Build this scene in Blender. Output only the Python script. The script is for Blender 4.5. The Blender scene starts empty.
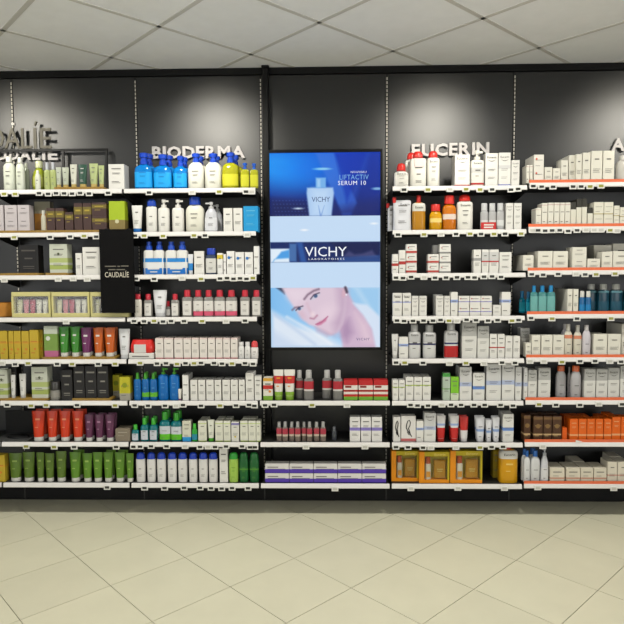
import bpy, bmesh, math, random
import numpy as np
from mathutils import Matrix, Vector

SC = bpy.context.scene
COL = SC.collection
random.seed(7)

# ------------------------------------------------------------------ camera
FPX, PITCH, YAW, ROLL, EYE = 591.7064, .0639, -.0246, -.0055, 1.4972
D = 3.8708            # distance camera -> back wall
CEIL = 2.8155         # ceiling height
cp, sp = math.cos(PITCH), math.sin(PITCH)
cy_, sy_ = math.cos(YAW), math.sin(YAW)
cr, sr = math.cos(ROLL), math.sin(ROLL)
FWD = Vector((sy_*cp, cy_*cp, -sp)); R0 = Vector((cy_, -sy_, 0)); U0 = R0.cross(FWD)
RGT = R0*cr + U0*sr; UPV = U0*cr - R0*sr
CAMP = Vector((0, 0, EYE))
cam = bpy.data.cameras.new('camera')
cam.sensor_width = 36; cam.sensor_height = 36; cam.sensor_fit = 'HORIZONTAL'
cam.lens = FPX*36/624; cam.clip_start = .02
camo = bpy.data.objects.new('camera', cam); COL.objects.link(camo)
m = Matrix((RGT, UPV, -FWD)).transposed().to_4x4(); m.translation = CAMP
camo.matrix_world = m
SC.camera = camo

def U(px, py, Y):
    """room point on the vertical plane y=Y seen at picture position (px,py)"""
    d = FWD*FPX + RGT*(px-312) + UPV*(312-py)
    return CAMP + d*(Y/d.y)

# ------------------------------------------------------------------ world, exposure
EXPO = 0.31
SCREEN = .77          # screen luminance
SC.view_settings.view_transform = 'Standard'
try: SC.view_settings.look = 'None'
except Exception: pass
SC.view_settings.exposure = EXPO
SC.view_settings.gamma = 1
SC.view_settings.use_curve_mapping = False
w = bpy.data.worlds.new('room_air'); SC.world = w; w.use_nodes = True
w.node_tree.nodes['Background'].inputs[0].default_value = (.9, .95, 1, 1)
w.node_tree.nodes['Background'].inputs[1].default_value = .25

# lamps: (x, y) of the round ceiling downlights, watts, radius
LAMP_ROWS = [(2.77, (-2.4, -.86, .86, 2.42), 18), (1.0, (-2.4, -.8, .8, 2.4), 1), (-.9, (-2.4, -.8, .8, 2.4), 5), (-2.8, (-2.4, -.8, .8, 2.4), 8)]
# fill light added out of view at both side walls, before made-up windows
for sg in (-1, 1):
    wl = bpy.data.lights.new('added_side_light', 'AREA'); wl.shape = 'RECTANGLE'; wl.size = 3.6; wl.size_y = 2.0; wl.energy = 90; wl.color = (.98, .99, 1)
    wlo = bpy.data.objects.new('added_side_light', wl); COL.objects.link(wlo); wlo.location = (sg*4.13, -2.1, 1.35); wlo.rotation_euler = (math.radians(90), 0, math.radians(90*sg))
LAMP_COL = (1.0, .98, .93)
LAMP_R = .1

# ------------------------------------------------------------------ materials
def s2l(c):
    return c/12.92 if c <= .04045 else ((c+.055)/1.055)**2.4
def hx(h):
    h = h.lstrip('#'); return tuple(s2l(int(h[i:i+2], 16)/255) for i in (0, 2, 4))
MATS = {}
SPEC = .5
ALB = 1.0             # scale on the colours that follow
def mat(col, rough=.45, trans=0, metal=0, coat=0, var=.0, scale=40, bump=0, bscale=300, emit=0, name=None, spec=None):
    if spec is None: spec = SPEC
    key = (spec, col, rough, trans, metal, coat, var, scale, bump, bscale, emit)
    if key in MATS: return MATS[key]
    M = bpy.data.materials.new(name or 'finish_%s' % col.lstrip('#')); M.use_nodes = True
    nt = M.node_tree; b = nt.nodes['Principled BSDF']
    c = tuple(x*ALB for x in hx(col))
    b.inputs['Base Color'].default_value = (*c, 1)
    b.inputs['Roughness'].default_value = rough
    b.inputs['Metallic'].default_value = metal; b.inputs['Specular IOR Level'].default_value = spec
    b.inputs['Transmission Weight'].default_value = trans
    b.inputs['Coat Weight'].default_value = coat
    if emit:
        b.inputs['Emission Color'].default_value = (*hx(col), 1); b.inputs['Emission Strength'].default_value = emit
    if var or bump:
        tc = nt.nodes.new('ShaderNodeTexCoord')
    if var:
        n = nt.nodes.new('ShaderNodeTexNoise'); n.inputs['Scale'].default_value = scale; n.inputs['Detail'].default_value = 4
        nt.links.new(tc.outputs['Object'], n.inputs['Vector'])
        r = nt.nodes.new('ShaderNodeValToRGB')
        r.color_ramp.elements[0].position = .3; r.color_ramp.elements[1].position = .7
        r.color_ramp.elements[0].color = (*[x*(1-var) for x in c], 1); r.color_ramp.elements[1].color = (*[min(1, x*(1+var)) for x in c], 1)
        nt.links.new(n.outputs['Fac'], r.inputs['Fac']); nt.links.new(r.outputs['Color'], b.inputs['Base Color'])
    if bump:
        n = nt.nodes.new('ShaderNodeTexNoise'); n.inputs['Scale'].default_value = bscale; n.inputs['Detail'].default_value = 3
        nt.links.new(tc.outputs['Object'], n.inputs['Vector'])
        bp = nt.nodes.new('ShaderNodeBump'); bp.inputs['Strength'].default_value = bump; bp.inputs['Distance'].default_value = .002
        nt.links.new(n.outputs['Fac'], bp.inputs['Height']); nt.links.new(bp.outputs['Normal'], b.inputs['Normal'])
    MATS[key] = M
    return M
def tilemat(name, col, rough, var, scale, rnd, bump, bscale):
    M = bpy.data.materials.new(name); M.use_nodes = True; nt = M.node_tree; b = nt.nodes['Principled BSDF']
    c = hx(col); tc = nt.nodes.new('ShaderNodeTexCoord'); oi = nt.nodes.new('ShaderNodeObjectInfo')
    n = nt.nodes.new('ShaderNodeTexNoise'); n.noise_dimensions = '4D'; n.inputs['Scale'].default_value = scale; n.inputs['Detail'].default_value = 5
    mu = nt.nodes.new('ShaderNodeMath'); mu.operation = 'MULTIPLY'; mu.inputs[1].default_value = 50
    nt.links.new(oi.outputs['Random'], mu.inputs[0]); nt.links.new(mu.outputs[0], n.inputs['W'])
    nt.links.new(tc.outputs['Object'], n.inputs['Vector'])
    r = nt.nodes.new('ShaderNodeValToRGB')
    r.color_ramp.elements[0].position = .25; r.color_ramp.elements[1].position = .75
    r.color_ramp.elements[0].color = (*[x*(1-var) for x in c], 1); r.color_ramp.elements[1].color = (*[x*(1+var*.6) for x in c], 1)
    nt.links.new(n.outputs['Fac'], r.inputs['Fac'])
    hs = nt.nodes.new('ShaderNodeHueSaturation')
    mr = nt.nodes.new('ShaderNodeMapRange'); mr.inputs['To Min'].default_value = 1-rnd; mr.inputs['To Max'].default_value = 1+rnd
    nt.links.new(oi.outputs['Random'], mr.inputs['Value']); nt.links.new(mr.outputs[0], hs.inputs['Value'])
    nt.links.new(r.outputs['Color'], hs.inputs['Color']); nt.links.new(hs.outputs['Color'], b.inputs['Base Color'])
    b.inputs['Roughness'].default_value = rough
    n2 = nt.nodes.new('ShaderNodeTexNoise'); n2.inputs['Scale'].default_value = bscale; n2.inputs['Detail'].default_value = 3
    nt.links.new(tc.outputs['Object'], n2.inputs['Vector'])
    bp = nt.nodes.new('ShaderNodeBump'); bp.inputs['Strength'].default_value = bump; bp.inputs['Distance'].default_value = .002
    nt.links.new(n2.outputs['Fac'], bp.inputs['Height']); nt.links.new(bp.outputs['Normal'], b.inputs['Normal'])
    return M
M_FLOOR = tilemat('ceramic_floor_tile', '#bcb8a0', .38, .05, 6, .02, .05, 60)
M_GROUT = mat('#5a5444', .9, var=.1, name='grout')
M_CEIL = tilemat('mineral_ceiling_tile', '#f0f1f4', .9, .03, 14, .012, .25, 260)
M_TBAR = mat('#cac8c4', .6, name='grid_metal')
M_WALLBASE = mat('#141413', .7, var=.1, scale=8, name='black_wall_base')
M_PANEL = mat('#0b0b0a', .42, spec=.6, var=.07, scale=3, bump=.02, bscale=500, name='charcoal_laminate')
M_BLACK = mat('#0a0a0a', .5, spec=.2, var=.1, name='black_plastic')
M_BLACKM = mat('#131312', .5, spec=.3, var=.05, name='black_metal')
M_BOARD = mat('#1f1f1d', .5, spec=.3, var=.06, scale=10, name='dark_shelf_metal')
ALB = .64; SPEC = .28
M_RAIL = mat('#f0ece6', .35, coat=.2, name='white_ticket_rail')
M_ORANGE = mat('#f0764a', .5, name='orange_shelf_strip')
M_TAG = mat('#f2f0e8', .4, name='tag_white')
M_LCD = mat('#33332d', .3, name='tag_display'); M_LCDY = mat('#9a9a3c', .3, name='tag_display_green'); M_LCDW = mat('#d0cdc2', .4, name='tag_display_blank')
M_SIGN = mat('#d2cdca', .5, name='white_letter')
M_INK = mat('#77746f', .6, name='grey_ink'); M_INKD = mat('#4e4c48', .6, name='dark_ink'); M_INKW = mat('#e4e2da', .6, name='pale_ink')
M_WALLW = mat('#ffffff', .8, var=.03, scale=4, name='painted_wall')

# ------------------------------------------------------------------ object helpers
def link(name, data, parent=None, loc=(0, 0, 0), rz=0):
    o = bpy.data.objects.new(name, data); COL.objects.link(o)
    o.parent = parent; o.location = loc
    if rz: o.rotation_euler = (0, 0, rz)
    return o
def mesh_of(bm, name, mats, smooth=None):
    me = bpy.data.meshes.new(name)
    if smooth is not None:
        for f in bm.faces: f.smooth = True
    bm.to_mesh(me); bm.free()
    for M in (mats if isinstance(mats, (list, tuple)) else [mats]): me.materials.append(M)
    if smooth is not None: me.set_sharp_from_angle(angle=math.radians(smooth))
    return me
def box_bm(x0, x1, y0, y1, z0, z1, bm=None, bev=0, mi=0):
    bm = bm or bmesh.new()
    vs = [bm.verts.new(p) for p in ((x0,y0,z0),(x1,y0,z0),(x1,y1,z0),(x0,y1,z0),(x0,y0,z1),(x1,y0,z1),(x1,y1,z1),(x0,y1,z1))]
    fs = [bm.faces.new([vs[i] for i in q]) for q in ((0,3,2,1),(4,5,6,7),(0,1,5,4),(1,2,6,5),(2,3,7,6),(3,0,4,7))]
    for f in fs: f.material_index = mi
    if bev:
        es = list({e for f in fs for e in f.edges})
        bmesh.ops.bevel(bm, geom=es, offset=bev, segments=1, affect='EDGES', profile=.5)
    return bm
def box(name, x0, x1, y0, y1, z0, z1, M, parent=None, bev=0):
    return link(name, mesh_of(box_bm(x0, x1, y0, y1, z0, z1, bev=bev), name, M), parent)
def ring_bm(rings, n=20, p=2.4, bm=None, mi=0, cap=True):
    """loft of super-ellipse rings (z, rx, ry)"""
    bm = bm or bmesh.new(); prev = None; first = None
    for z, rx, ry in rings:
        vs = []
        for k in range(n):
            a = 2*math.pi*(k+.5)/n; c, s = math.cos(a), math.sin(a)
            q = (abs(c)**p+abs(s)**p)**(-1/p)
            vs.append(bm.verts.new((rx*q*c, ry*q*s, z)))
        if prev:
            for k in range(n):
                f = bm.faces.new((prev[k], prev[(k+1) % n], vs[(k+1) % n], vs[k])); f.material_index = mi
        else: first = vs
        prev = vs
    if cap:
        f = bm.faces.new(first[::-1]); f.material_index = mi
        f = bm.faces.new(prev); f.material_index = mi
    return bm
def shell_bm(rings, p=2.4, n=14, half=1.15, off=.0007):
    """front-facing label wrapped on a super-ellipse body"""
    bm = bmesh.new(); prev = None
    for z, rx, ry in rings:
        vs = []
        for k in range(n+1):
            a = -math.pi/2 + half*(2*k/n-1); c, s = math.cos(a), math.sin(a)
            q = (abs(c)**p+abs(s)**p)**(-1/p)
            vs.append(bm.verts.new(((rx+off)*q*c, (ry+off)*q*s, z)))
        if prev:
            for k in range(n): bm.faces.new((prev[k], prev[k+1], vs[k+1], vs[k]))
        prev = vs
    return bm
def tag(o, label=None, cat=None, group=None, kind=None):
    if label: o['label'] = label
    if cat: o['category'] = cat
    if group: o['group'] = group
    if kind: o['kind'] = kind
    return o

# ------------------------------------------------------------------ text meshes
TXT = {}
def text_mesh(s, M, bold=0, extrude=0, sp=1):
    """mesh of a word normalised to the unit box, lying in the xz plane facing -y; returns (mesh, aspect)"""
    key = (s, M.name, bold, extrude, sp)
    if key in TXT: return TXT[key]
    cu = bpy.data.curves.new('word', 'FONT'); cu.body = s; cu.space_character = sp; cu.size = 1; cu.offset = bold; cu.resolution_u = 2; cu.extrude = extrude
    o = bpy.data.objects.new('word', cu); COL.objects.link(o)
    dg = bpy.context.evaluated_depsgraph_get(); dg.update()
    me = bpy.data.meshes.new_from_object(o.evaluated_get(dg)); bpy.data.objects.remove(o)
    co = np.empty(len(me.vertices)*3, np.float32); me.vertices.foreach_get('co', co); co = co.reshape(-1, 3)
    lo, hi = co.min(0), co.max(0); wd, ht = hi[0]-lo[0], hi[1]-lo[1]
    out = np.stack([(co[:, 0]-lo[0])/wd, -(co[:, 2]), (co[:, 1]-lo[1])/ht], 1)
    me.vertices.foreach_set('co', out.astype(np.float32).ravel()); me.update()
    me.materials.clear(); me.materials.append(M)
    TXT[key] = (me, wd/ht, wd)
    return TXT[key]
def put_text(name, s, M, parent, x, y, z, wd, ht, bold=0, extrude=0, sp=1):
    me, _, _ = text_mesh(s, M, bold, extrude, sp)
    o = link(name, me, parent, (x, y, z)); o.scale = (wd, 1, ht)
    return o

# ================================================================== THE ROOM
XL, XR, YB = -4.2, 4.2, -4.0
def struct(o): o['kind'] = 'structure'; return o
floor = struct(box('floor', XL, XR, YB, D+.1, -.08, -.004, M_GROUT))
FT, FX, FY, FA = .4108, .1127, 2.7398, -.0045
ft = FT*math.sqrt(.5)
def poly_prism(pts, z0, z1, M, name, bev):
    bm = bmesh.new(); vs = [bm.verts.new((x, y, z1)) for x, y in pts]; f = bm.faces.new(vs)
    if f.normal.z < 0: f.normal_flip()
    r = bmesh.ops.extrude_face_region(bm, geom=[f])
    bmesh.ops.translate(bm, vec=(0, 0, z0-z1), verts=[v for v in r['geom'] if isinstance(v, bmesh.types.BMVert)])
    bmesh.ops.recalc_face_normals(bm, faces=bm.faces)
    return mesh_of(bm, name, M)
def clip_poly(pts, ymax):
    out = []
    for i in range(len(pts)):
        a, b = pts[i], pts[(i+1) % len(pts)]
        if a[1] <= ymax: out.append(a)
        if (a[1] <= ymax) != (b[1] <= ymax):
            t = (ymax-a[1])/(b[1]-a[1]); out.append((a[0]+t*(b[0]-a[0]), ymax))
    return out
def area(p):
    return abs(sum(p[i][0]*p[(i+1) % len(p)][1]-p[(i+1) % len(p)][0]*p[i][1] for i in range(len(p)))/2) if len(p) > 2 else 0
def diamonds(name, parent, ox, oy, half, ang, gap, z0, z1, M, ylo, yhi, xlim, extra=()):
    c, s = math.cos(ang), math.sin(ang); h = half-gap*.707
    base = [(h, 0), (0, h), (-h, 0), (0, -h)]
    base = [(c*x-s*y, s*x+c*y) for x, y in base]
    full = poly_prism(base, z0, z1, M, name, 0)
    for a in range(-24, 25):
        for b in range(-24, 25):
            if (a+b) % 2 == 0: continue
            x, y = ox+half*(c*a-s*b), oy+half*(s*a+c*b)
            if abs(x) > xlim or y-half > yhi or y-half < ylo: continue
            if y+half <= yhi: link(name, full, parent, (x, y, 0))
            else:
                q = clip_poly([(px, py) for px, py in base], yhi-y)
                if area(q) > .001: link(name, poly_prism(q, z0, z1, M, name, 0), parent, (x, y, 0))
diamonds('floor_tile', floor, FX, FY, ft, FA, .0032, -.012, 0, M_FLOOR, .9, D-.04, 2.9)
box('floor_surround', XL, XR, YB, 1.05, -.004, -.001, M_FLOOR, floor)

ceiling = struct(box('ceiling', XL, XR, YB, D+.1, CEIL+.02, CEIL+.1, M_TBAR))
CX, CY, CA, CH = -.448, 3.6219, -.0213, .6*math.sqrt(.5)
diamonds('ceiling_panel', ceiling, CX, CY, CH, CA, .011, CEIL-.002, CEIL+.012, M_CEIL, .9, D-.012, 3.4)
bm = bmesh.new()   # T-bar grid
c, s = math.cos(CA), math.sin(CA)
for fam in (1, -1):
    for k in range(-12, 13, 2):
        # lattice lines a+fam*b = k
        p0 = [(k/2+t, fam*(k/2-t)) for t in (-12, 12)]
        q = [(CX+CH*(c*a-s*b), CY+CH*(s*a+c*b)) for a, b in p0]
        (x0, y0), (x1, y1) = q
        def cut(x0, y0, x1, y1):
            ts = [0, 1]
            lo, hi = 0, 1
            for lim, sg in ((D-.012, 1), (.9, -1)):
                t = (lim-y0)/(y1-y0)
                if sg*(y0-lim) > 0: lo = max(lo, t)
                elif sg*(y1-lim) > 0: hi = min(hi, t)
            return lo, hi
        lo, hi = cut(x0, y0, x1, y1)
        if hi-lo < .02: continue
        ax, ay, bx_, by_ = x0+(x1-x0)*lo, y0+(y1-y0)*lo, x0+(x1-x0)*hi, y0+(y1-y0)*hi
        L = math.hypot(bx_-ax, by_-ay); ux, uy = (bx_-ax)/L, (by_-ay)/L; nx, ny = -uy*.012, ux*.012
        vs = []
        for z in (CEIL-.0045, CEIL+.02):
            vs += [bm.verts.new((ax+nx, ay+ny, z)), bm.verts.new((ax-nx, ay-ny, z)), bm.verts.new((bx_-nx, by_-ny, z)), bm.verts.new((bx_+nx, by_+ny, z))]
        for qd in ((0,1,2,3),(7,6,5,4),(0,4,5,1),(1,5,6,2),(2,6,7,3),(3,7,4,0)): bm.faces.new([vs[i] for i in qd])
bmesh.ops.recalc_face_normals(bm, faces=bm.faces)
link('ceiling_grid', mesh_of(bm, 'ceiling_grid', M_TBAR), ceiling)
box('ceiling_surround', XL, XR, YB, .95, CEIL-.003, CEIL+.02, M_CEIL, ceiling)

wall = struct(box('wall_back', XL, XR, D, D+.1, 0, CEIL, M_WALLBASE))
BAYW, BX = .8062, -2.0285
PT = CEIL-.052
for i in range(-1, 5):       # charcoal laminate panels between the uprights
    box('wall_panel', BX+i*BAYW+.0075, BX+(i+1)*BAYW-.0075, D-.012, D, .12, PT, M_PANEL, wall, bev=.0015)
box('kick_board', XL, XR, D-.03, D, 0, .125, M_BLACK, wall)
for i in range(0, 5):
    box('kick_joint', BX+i*BAYW-.004, BX+i*BAYW+.004, D-.034, D-.03, .0, .125, mat('#3a3a36', .5), wall)
struct(box('wall_front', XL, XR, YB-.1, YB, 0, CEIL, M_WALLW))
for nm, wn, x0, x1 in (('wall_left', 'added_window_1', XL-.1, XL), ('wall_right', 'added_window_2', XR, XR+.1)):
    wf = struct(link(nm, None))
    box('wall_piece', x0, x1, YB, D, 0, .3, M_WALLW, wf); box('wall_piece', x0, x1, YB, D, 2.4, CEIL, M_WALLW, wf)
    box('wall_piece', x0, x1, YB, -3.7, .3, 2.4, M_WALLW, wf); box('wall_piece', x0, x1, .9, D, .3, 2.4, M_PANEL, wf)  # unseen stretch nearest the shelves made dark to cut its reflection in the panels
    win = struct(link(wn, None))  # made-up window out of view, added to go with the side fill light
    for k in range(5): box('added_window_frame', x0+.03, x1-.03, -3.7+k*1.15-.03*(k > 0), -3.7+k*1.15+.03*(k < 4), .3, 2.4, M_BLACKM, win)
    for k in range(4): box('added_pane', x0+.05, x0+.056, -3.67+k*1.15, -2.58+k*1.15, .3, 2.4, mat('#f4f8fa', .02, trans=1), win)
struct(box('trim_1', XL, XR, D-.02, D, PT+.006, CEIL-.004, M_BLACK))

# slotted uprights
WHERE = ['between the two left bays', 'left of the screen, beside the black post', 'right of the screen', 'between the two right bays']
bm = bmesh.new()
z = .2
while z < PT-.03:
    box_bm(-.0035, .0035, -.0016, .0004, z, z+.017, bm); z += .025
slot_me = mesh_of(bm, 'slots', mat('#ece6d8', .4, name='slot_bright_metal'))
up_me = mesh_of(box_bm(-.0065, .0065, -.003, .012, .13, PT), 'channel', M_BLACKM)
for i in range(0, 5):
    o = link('slotted_upright', up_me, None, (BX+i*BAYW, D-.0125, 0))
    tag(o, 'slotted metal upright strip on the wall, ' + (['at the far left'] + WHERE)[i], 'upright', 'slotted wall uprights')
    sl = link('slots', slot_me, o, (0, -.003, 0)); sl['kind'] = 'stuff'
p = U(13, 124, D-.02)
o = box('hanging_clip', p.x-.01, p.x+.01, D-.022, D-.0155, p.z-.007, p.z+.007, M_RAIL); tag(o, 'small white clip on the far left upright', 'clip')

# black post left of the screen
a, b = U(262.6, 100, D-.06), U(268.3, 100, D-.06)
post = link('black_post', None, None, ((a.x+b.x)/2, D-.035, 0)); wd = b.x-a.x
bm = box_bm(-wd/2, wd/2, -.03, .022, .135, CEIL-.02, bev=.004); link('column', mesh_of(bm, 'column', M_BLACK), post)
box('top_cap', -wd/2-.006, wd/2+.006, -.036, .022, CEIL-.02, CEIL-.0048, M_BLACK, post, bev=.004)
tag(post, 'black vertical post from floor to ceiling left of the screen', 'post')

# ------------------------------------------------------------------ ceiling downlights
bm = ring_bm([(0, LAMP_R+.018, LAMP_R+.018), (-.006, LAMP_R+.012, LAMP_R+.012), (-.006, LAMP_R, LAMP_R), (.004, LAMP_R-.004, LAMP_R-.004)], 32, 2, cap=False)
trim_me = mesh_of(bm, 'trim_ring', mat('#e6e4de', .4), 40)
bm = ring_bm([(.002, LAMP_R-.002, LAMP_R-.002), (.0005, LAMP_R-.003, LAMP_R-.003)], 32, 2)
M_LAMP = bpy.data.materials.new('lamp_diffuser'); M_LAMP.use_nodes = True
_b = M_LAMP.node_tree.nodes['Principled BSDF']; _b.inputs['Emission Color'].default_value = (*LAMP_COL, 1); _b.inputs['Emission Strength'].default_value = 6
diff_me = mesh_of(bm, 'diffuser', M_LAMP)
ROWN = ['nearest the shelf wall', 'second row from the shelf wall', 'third row from the shelf wall', 'row furthest from the shelf wall']
COLN = ['far left', 'left of centre', 'right of centre', 'far right']
for r, (y, xs, watt) in enumerate(LAMP_ROWS):
    for k, x in enumerate(xs):
        o = link('ceiling_downlight', None, None, (x, y, CEIL-.0047))
        link('trim_ring', trim_me, o); link('diffuser', diff_me, o)
        L = bpy.data.lights.new('downlight', 'AREA'); L.shape = 'DISK'; L.size = LAMP_R*1.9; L.energy = watt; L.color = LAMP_COL; L.spread = math.radians(164)
        lo = link('lamp_light', L, o, (0, 0, -.012))
        if r == 0:    # the row along the wall has a narrow beam turned to the wall
            B = bpy.data.lights.new('wall_beam', 'SPOT'); B.energy = 46; B.color = (1, .94, .8); B.spot_size = math.radians(48); B.spot_blend = 1; B.shadow_soft_size = LAMP_R*.8
            bo = link('wall_beam', B, o, (0, 0, -.09)); bo.rotation_euler = Vector((-x*.2, D-y, -.43)).to_track_quat('-Z', 'Y').to_euler()
        tag(o, 'round white ceiling downlight, %s, %s' % (COLN[k], ROWN[r]), 'ceiling light', 'round ceiling downlights')

# ================================================================== SHELVES
YF = D-.29
ZS = [2.016, 1.757, 1.4985, 1.240, .9815, .723, .4645, .206]
DZ5 = [.014, .014, .013, .010, .007, .005, .005, .005]
BAYN = ['far left bay', 'bay left of the screen', 'bay under the screen', 'bay right of the screen', 'far right bay']
SHN = ['top', 'second', 'third', 'fourth', 'fifth', 'sixth', 'seventh', 'bottom']
def shz(bay, row): return ZS[row] + (DZ5[row] if bay == 4 else 0)
RH = .027
tag_me = mesh_of(box_bm(-.021, .021, -.004, 0, -.0155, .0145, bev=.0015), 'price_tag', M_TAG)
lcd = {}
for k, M in (('d', M_LCD), ('y', M_LCDY), ('w', M_LCDW)):
    lcd[k] = mesh_of(box_bm(-.0135, .0135, -.0008, .0004, -.0075, .0075), 'display', M)
TAGS = {
 (0,0): '4y 15y 39 48 56 64 72 80 89 108', (0,1): '14y 50 70 84y 96', (0,2): '4w 58w 73w 87w', (0,3): '66w',
 (0,4): '2w 15 28y 57 72y 98 115y', (0,5): '7 31y 46y 77 115y', (0,6): '26y 54y 74 116', (0,7): '107',
 (1,0): '149 192w 219y 246 253w', (1,1): '135 144y 163y 194y 205 247w', (1,2): '136 154 182w 201y 220 227 233.5 240 246.5 253y',
 (1,3): '134 144 154y 163 171 184 202y 226w 245', (1,4): '140y 157 166 177y 185.5 194y 201 214 222 232y 245 253',
 (1,5): '134.6 148 165 176w 183 201 220y 236 249 256', (1,6): '132 140 151 166.5 185w 200 208w 215 226 242 250 256.6',
 (1,7): '144.5 164.5 184 200 211 221.6 232 248', (2,5): '265 274 312y 347w', (2,6): '306w 365w', (2,7): '335w',
 (3,0): '404 428y 450w 466y 480y 492 511 518', (3,1): '398 424y 441w 456 470y 481 494y 505 521y',
 (3,2): '395 403 411 424w 435 446 457 468 474.5 484 492 501', (3,3): '397 404 413 423.5 433 440.5 449y 457w 466.5 476 488 497.5 512y 518.5',
 (3,4): '396 404.6y 423 449.6w 466y 484w 502 515', (3,5): '410.5 417.5 428 442w 451 461 474 484.6 500.6 513',
 (3,6): '396 408 423 431w 456w 480y 491.6 503', (3,7): '411w 458w 504.6w',
 (4,0): '531.6 541.6 553 573 581 590y 601y', (4,1): '531w 538 545 552 559.6 568 577 586w 594w 601w 610y 617w',
 (4,2): '529 543 558 576w 585 596y 615y', (4,3): '531 552y 577 611y', (4,4): '530w 544w 562y 580 595 610w 621',
 (4,5): '539y 556 580 599w 622', (4,6): '543w', (4,7): '538w 614w'}
brk_me = None
for bay in range(-1, 5):
    for row in range(8):
        if (bay == 2 or bay == -1) and row < 5: continue
        x0, x1 = BX+bay*BAYW+.007, BX+(bay+1)*BAYW-.007
        z = shz(bay, row)
        sh = link('wall_shelf', None, None, ((x0+x1)/2, D, z)); hw = (x1-x0)/2
        tag(sh, 'end of a white-edged shelf left of the far left bay, %s level' % SHN[row] if bay == -1 else 'dark metal shelf with white ticket edge, %s shelf of the %s' % (SHN[row], BAYN[bay]) if bay != 2 else
            'dark metal shelf with white ticket edge, %s under the screen' % ['uppermost', 'middle', 'lowest'][row-5], 'shelf', 'wall shelves')
        dep = .29
        box('shelf_board', -hw+.004, hw-.004, -dep, -.0165, -.022, 0, M_BOARD, sh, bev=.0015)
        # ticket rail: slightly sloped profile
        bm = bmesh.new()
        prof = [(-dep-.001, .001), (-dep-.009, -.001), (-dep-.013, -RH+.004), (-dep-.011, -RH), (-dep-.001, -RH)]
        L = [bm.verts.new((-hw, y, zz)) for y, zz in prof]; Rr = [bm.verts.new((hw, y, zz)) for y, zz in prof]
        bm.faces.new(L); bm.faces.new(Rr[::-1])
        for k in range(5): bm.faces.new((L[k], L[(k+1) % 5], Rr[(k+1) % 5], Rr[k]))
        bmesh.ops.recalc_face_normals(bm, faces=bm.faces)
        link('ticket_rail', mesh_of(bm, 'ticket_rail', M_RAIL), sh)
        for sg in (-1, 1):
            bm = bmesh.new(); xx = sg*(hw-.006)
            pr = [(-.0165, -.022), (-.28, -.022), (-.28, -.03), (-.05, -.075), (-.0165, -.075)]
            A = [bm.verts.new((xx-.0015, y, zz)) for y, zz in pr]; B = [bm.verts.new((xx+.0015, y, zz)) for y, zz in pr]
            bm.faces.new(A); bm.faces.new(B[::-1])
            for k in range(5): bm.faces.new((A[k], A[(k+1) % 5], B[(k+1) % 5], B[k]))
            bmesh.ops.recalc_face_normals(bm, faces=bm.faces)
            link('bracket', mesh_of(bm, 'bracket', M_BLACKM), sh)
        if bay == 4:
            sx = [527, 524, 523, 524, 524, 523, 523, 523][row]
            a = U(sx, 300, YF-.01).x-(x0+x1)/2
            a = max(a, -hw)
            box('orange_strip', a, hw, -dep-.006, -dep-.003, -.002, .017, M_ORANGE, sh)
        for t in TAGS.get((bay, row), '').split():
            k = t[-1] if t[-1] in 'yw' else 'd'; px = float(t.rstrip('yw'))
            a = U(px, [190,234,276,319,361,403,444,485][row], YF-.016)
            tx = a.x-(x0+x1)/2
            tx = max(-hw+.02, min(hw-.02, tx))
            tg = link('price_tag', tag_me, sh, (tx, -dep-.013, -.024+random.uniform(-.004, .003)))
            link('display', lcd[k], tg, (0, -.004, 0))

# ================================================================== PRODUCTS
MC = {}
def cached(key, fn):
    if key not in MC: MC[key] = fn()
    return MC[key]
def q(v, s=.002): return round(v/s)*s

def lines_bm(w, h, spec, y):
    """printed lines: spec = list of (fx0, fx1, fz0, fz1)"""
    bm = bmesh.new()
    for a, b, c_, d_ in spec:
        vs = [bm.verts.new(((a-.5)*w, y, c_*h)), bm.verts.new(((b-.5)*w, y, c_*h)), bm.verts.new(((b-.5)*w, y, d_*h)), bm.verts.new(((a-.5)*w, y, d_*h))]
        bm.faces.new(vs)
    return bm
PRINTS = {
 'a': [(.2,.8,.80,.835), (.25,.75,.64,.66), (.25,.7,.6,.615), (.2,.65,.3,.32), (.2,.75,.25,.265)],
 'b': [(.3,.7,.72,.76), (.18,.82,.42,.435), (.18,.7,.37,.385), (.18,.76,.32,.335)],
 'c': [(.15,.85,.6,.63), (.15,.6,.2,.23)],
 'd': [(.2,.8,.7,.76), (.2,.6,.45,.48)],
 'e': [(.1,.55,.62,.72), (.1,.85,.45,.5)],
 'g': [(.22,.78,.50,.515), (.22,.7,.46,.47), (.22,.74,.26,.27), (.22,.66,.22,.23)],
 'f': [(.15,.85,.78,.83), (.3,.7,.5,.55), (.22,.78,.22,.25), (.22,.78,.16,.18)],
}
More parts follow.
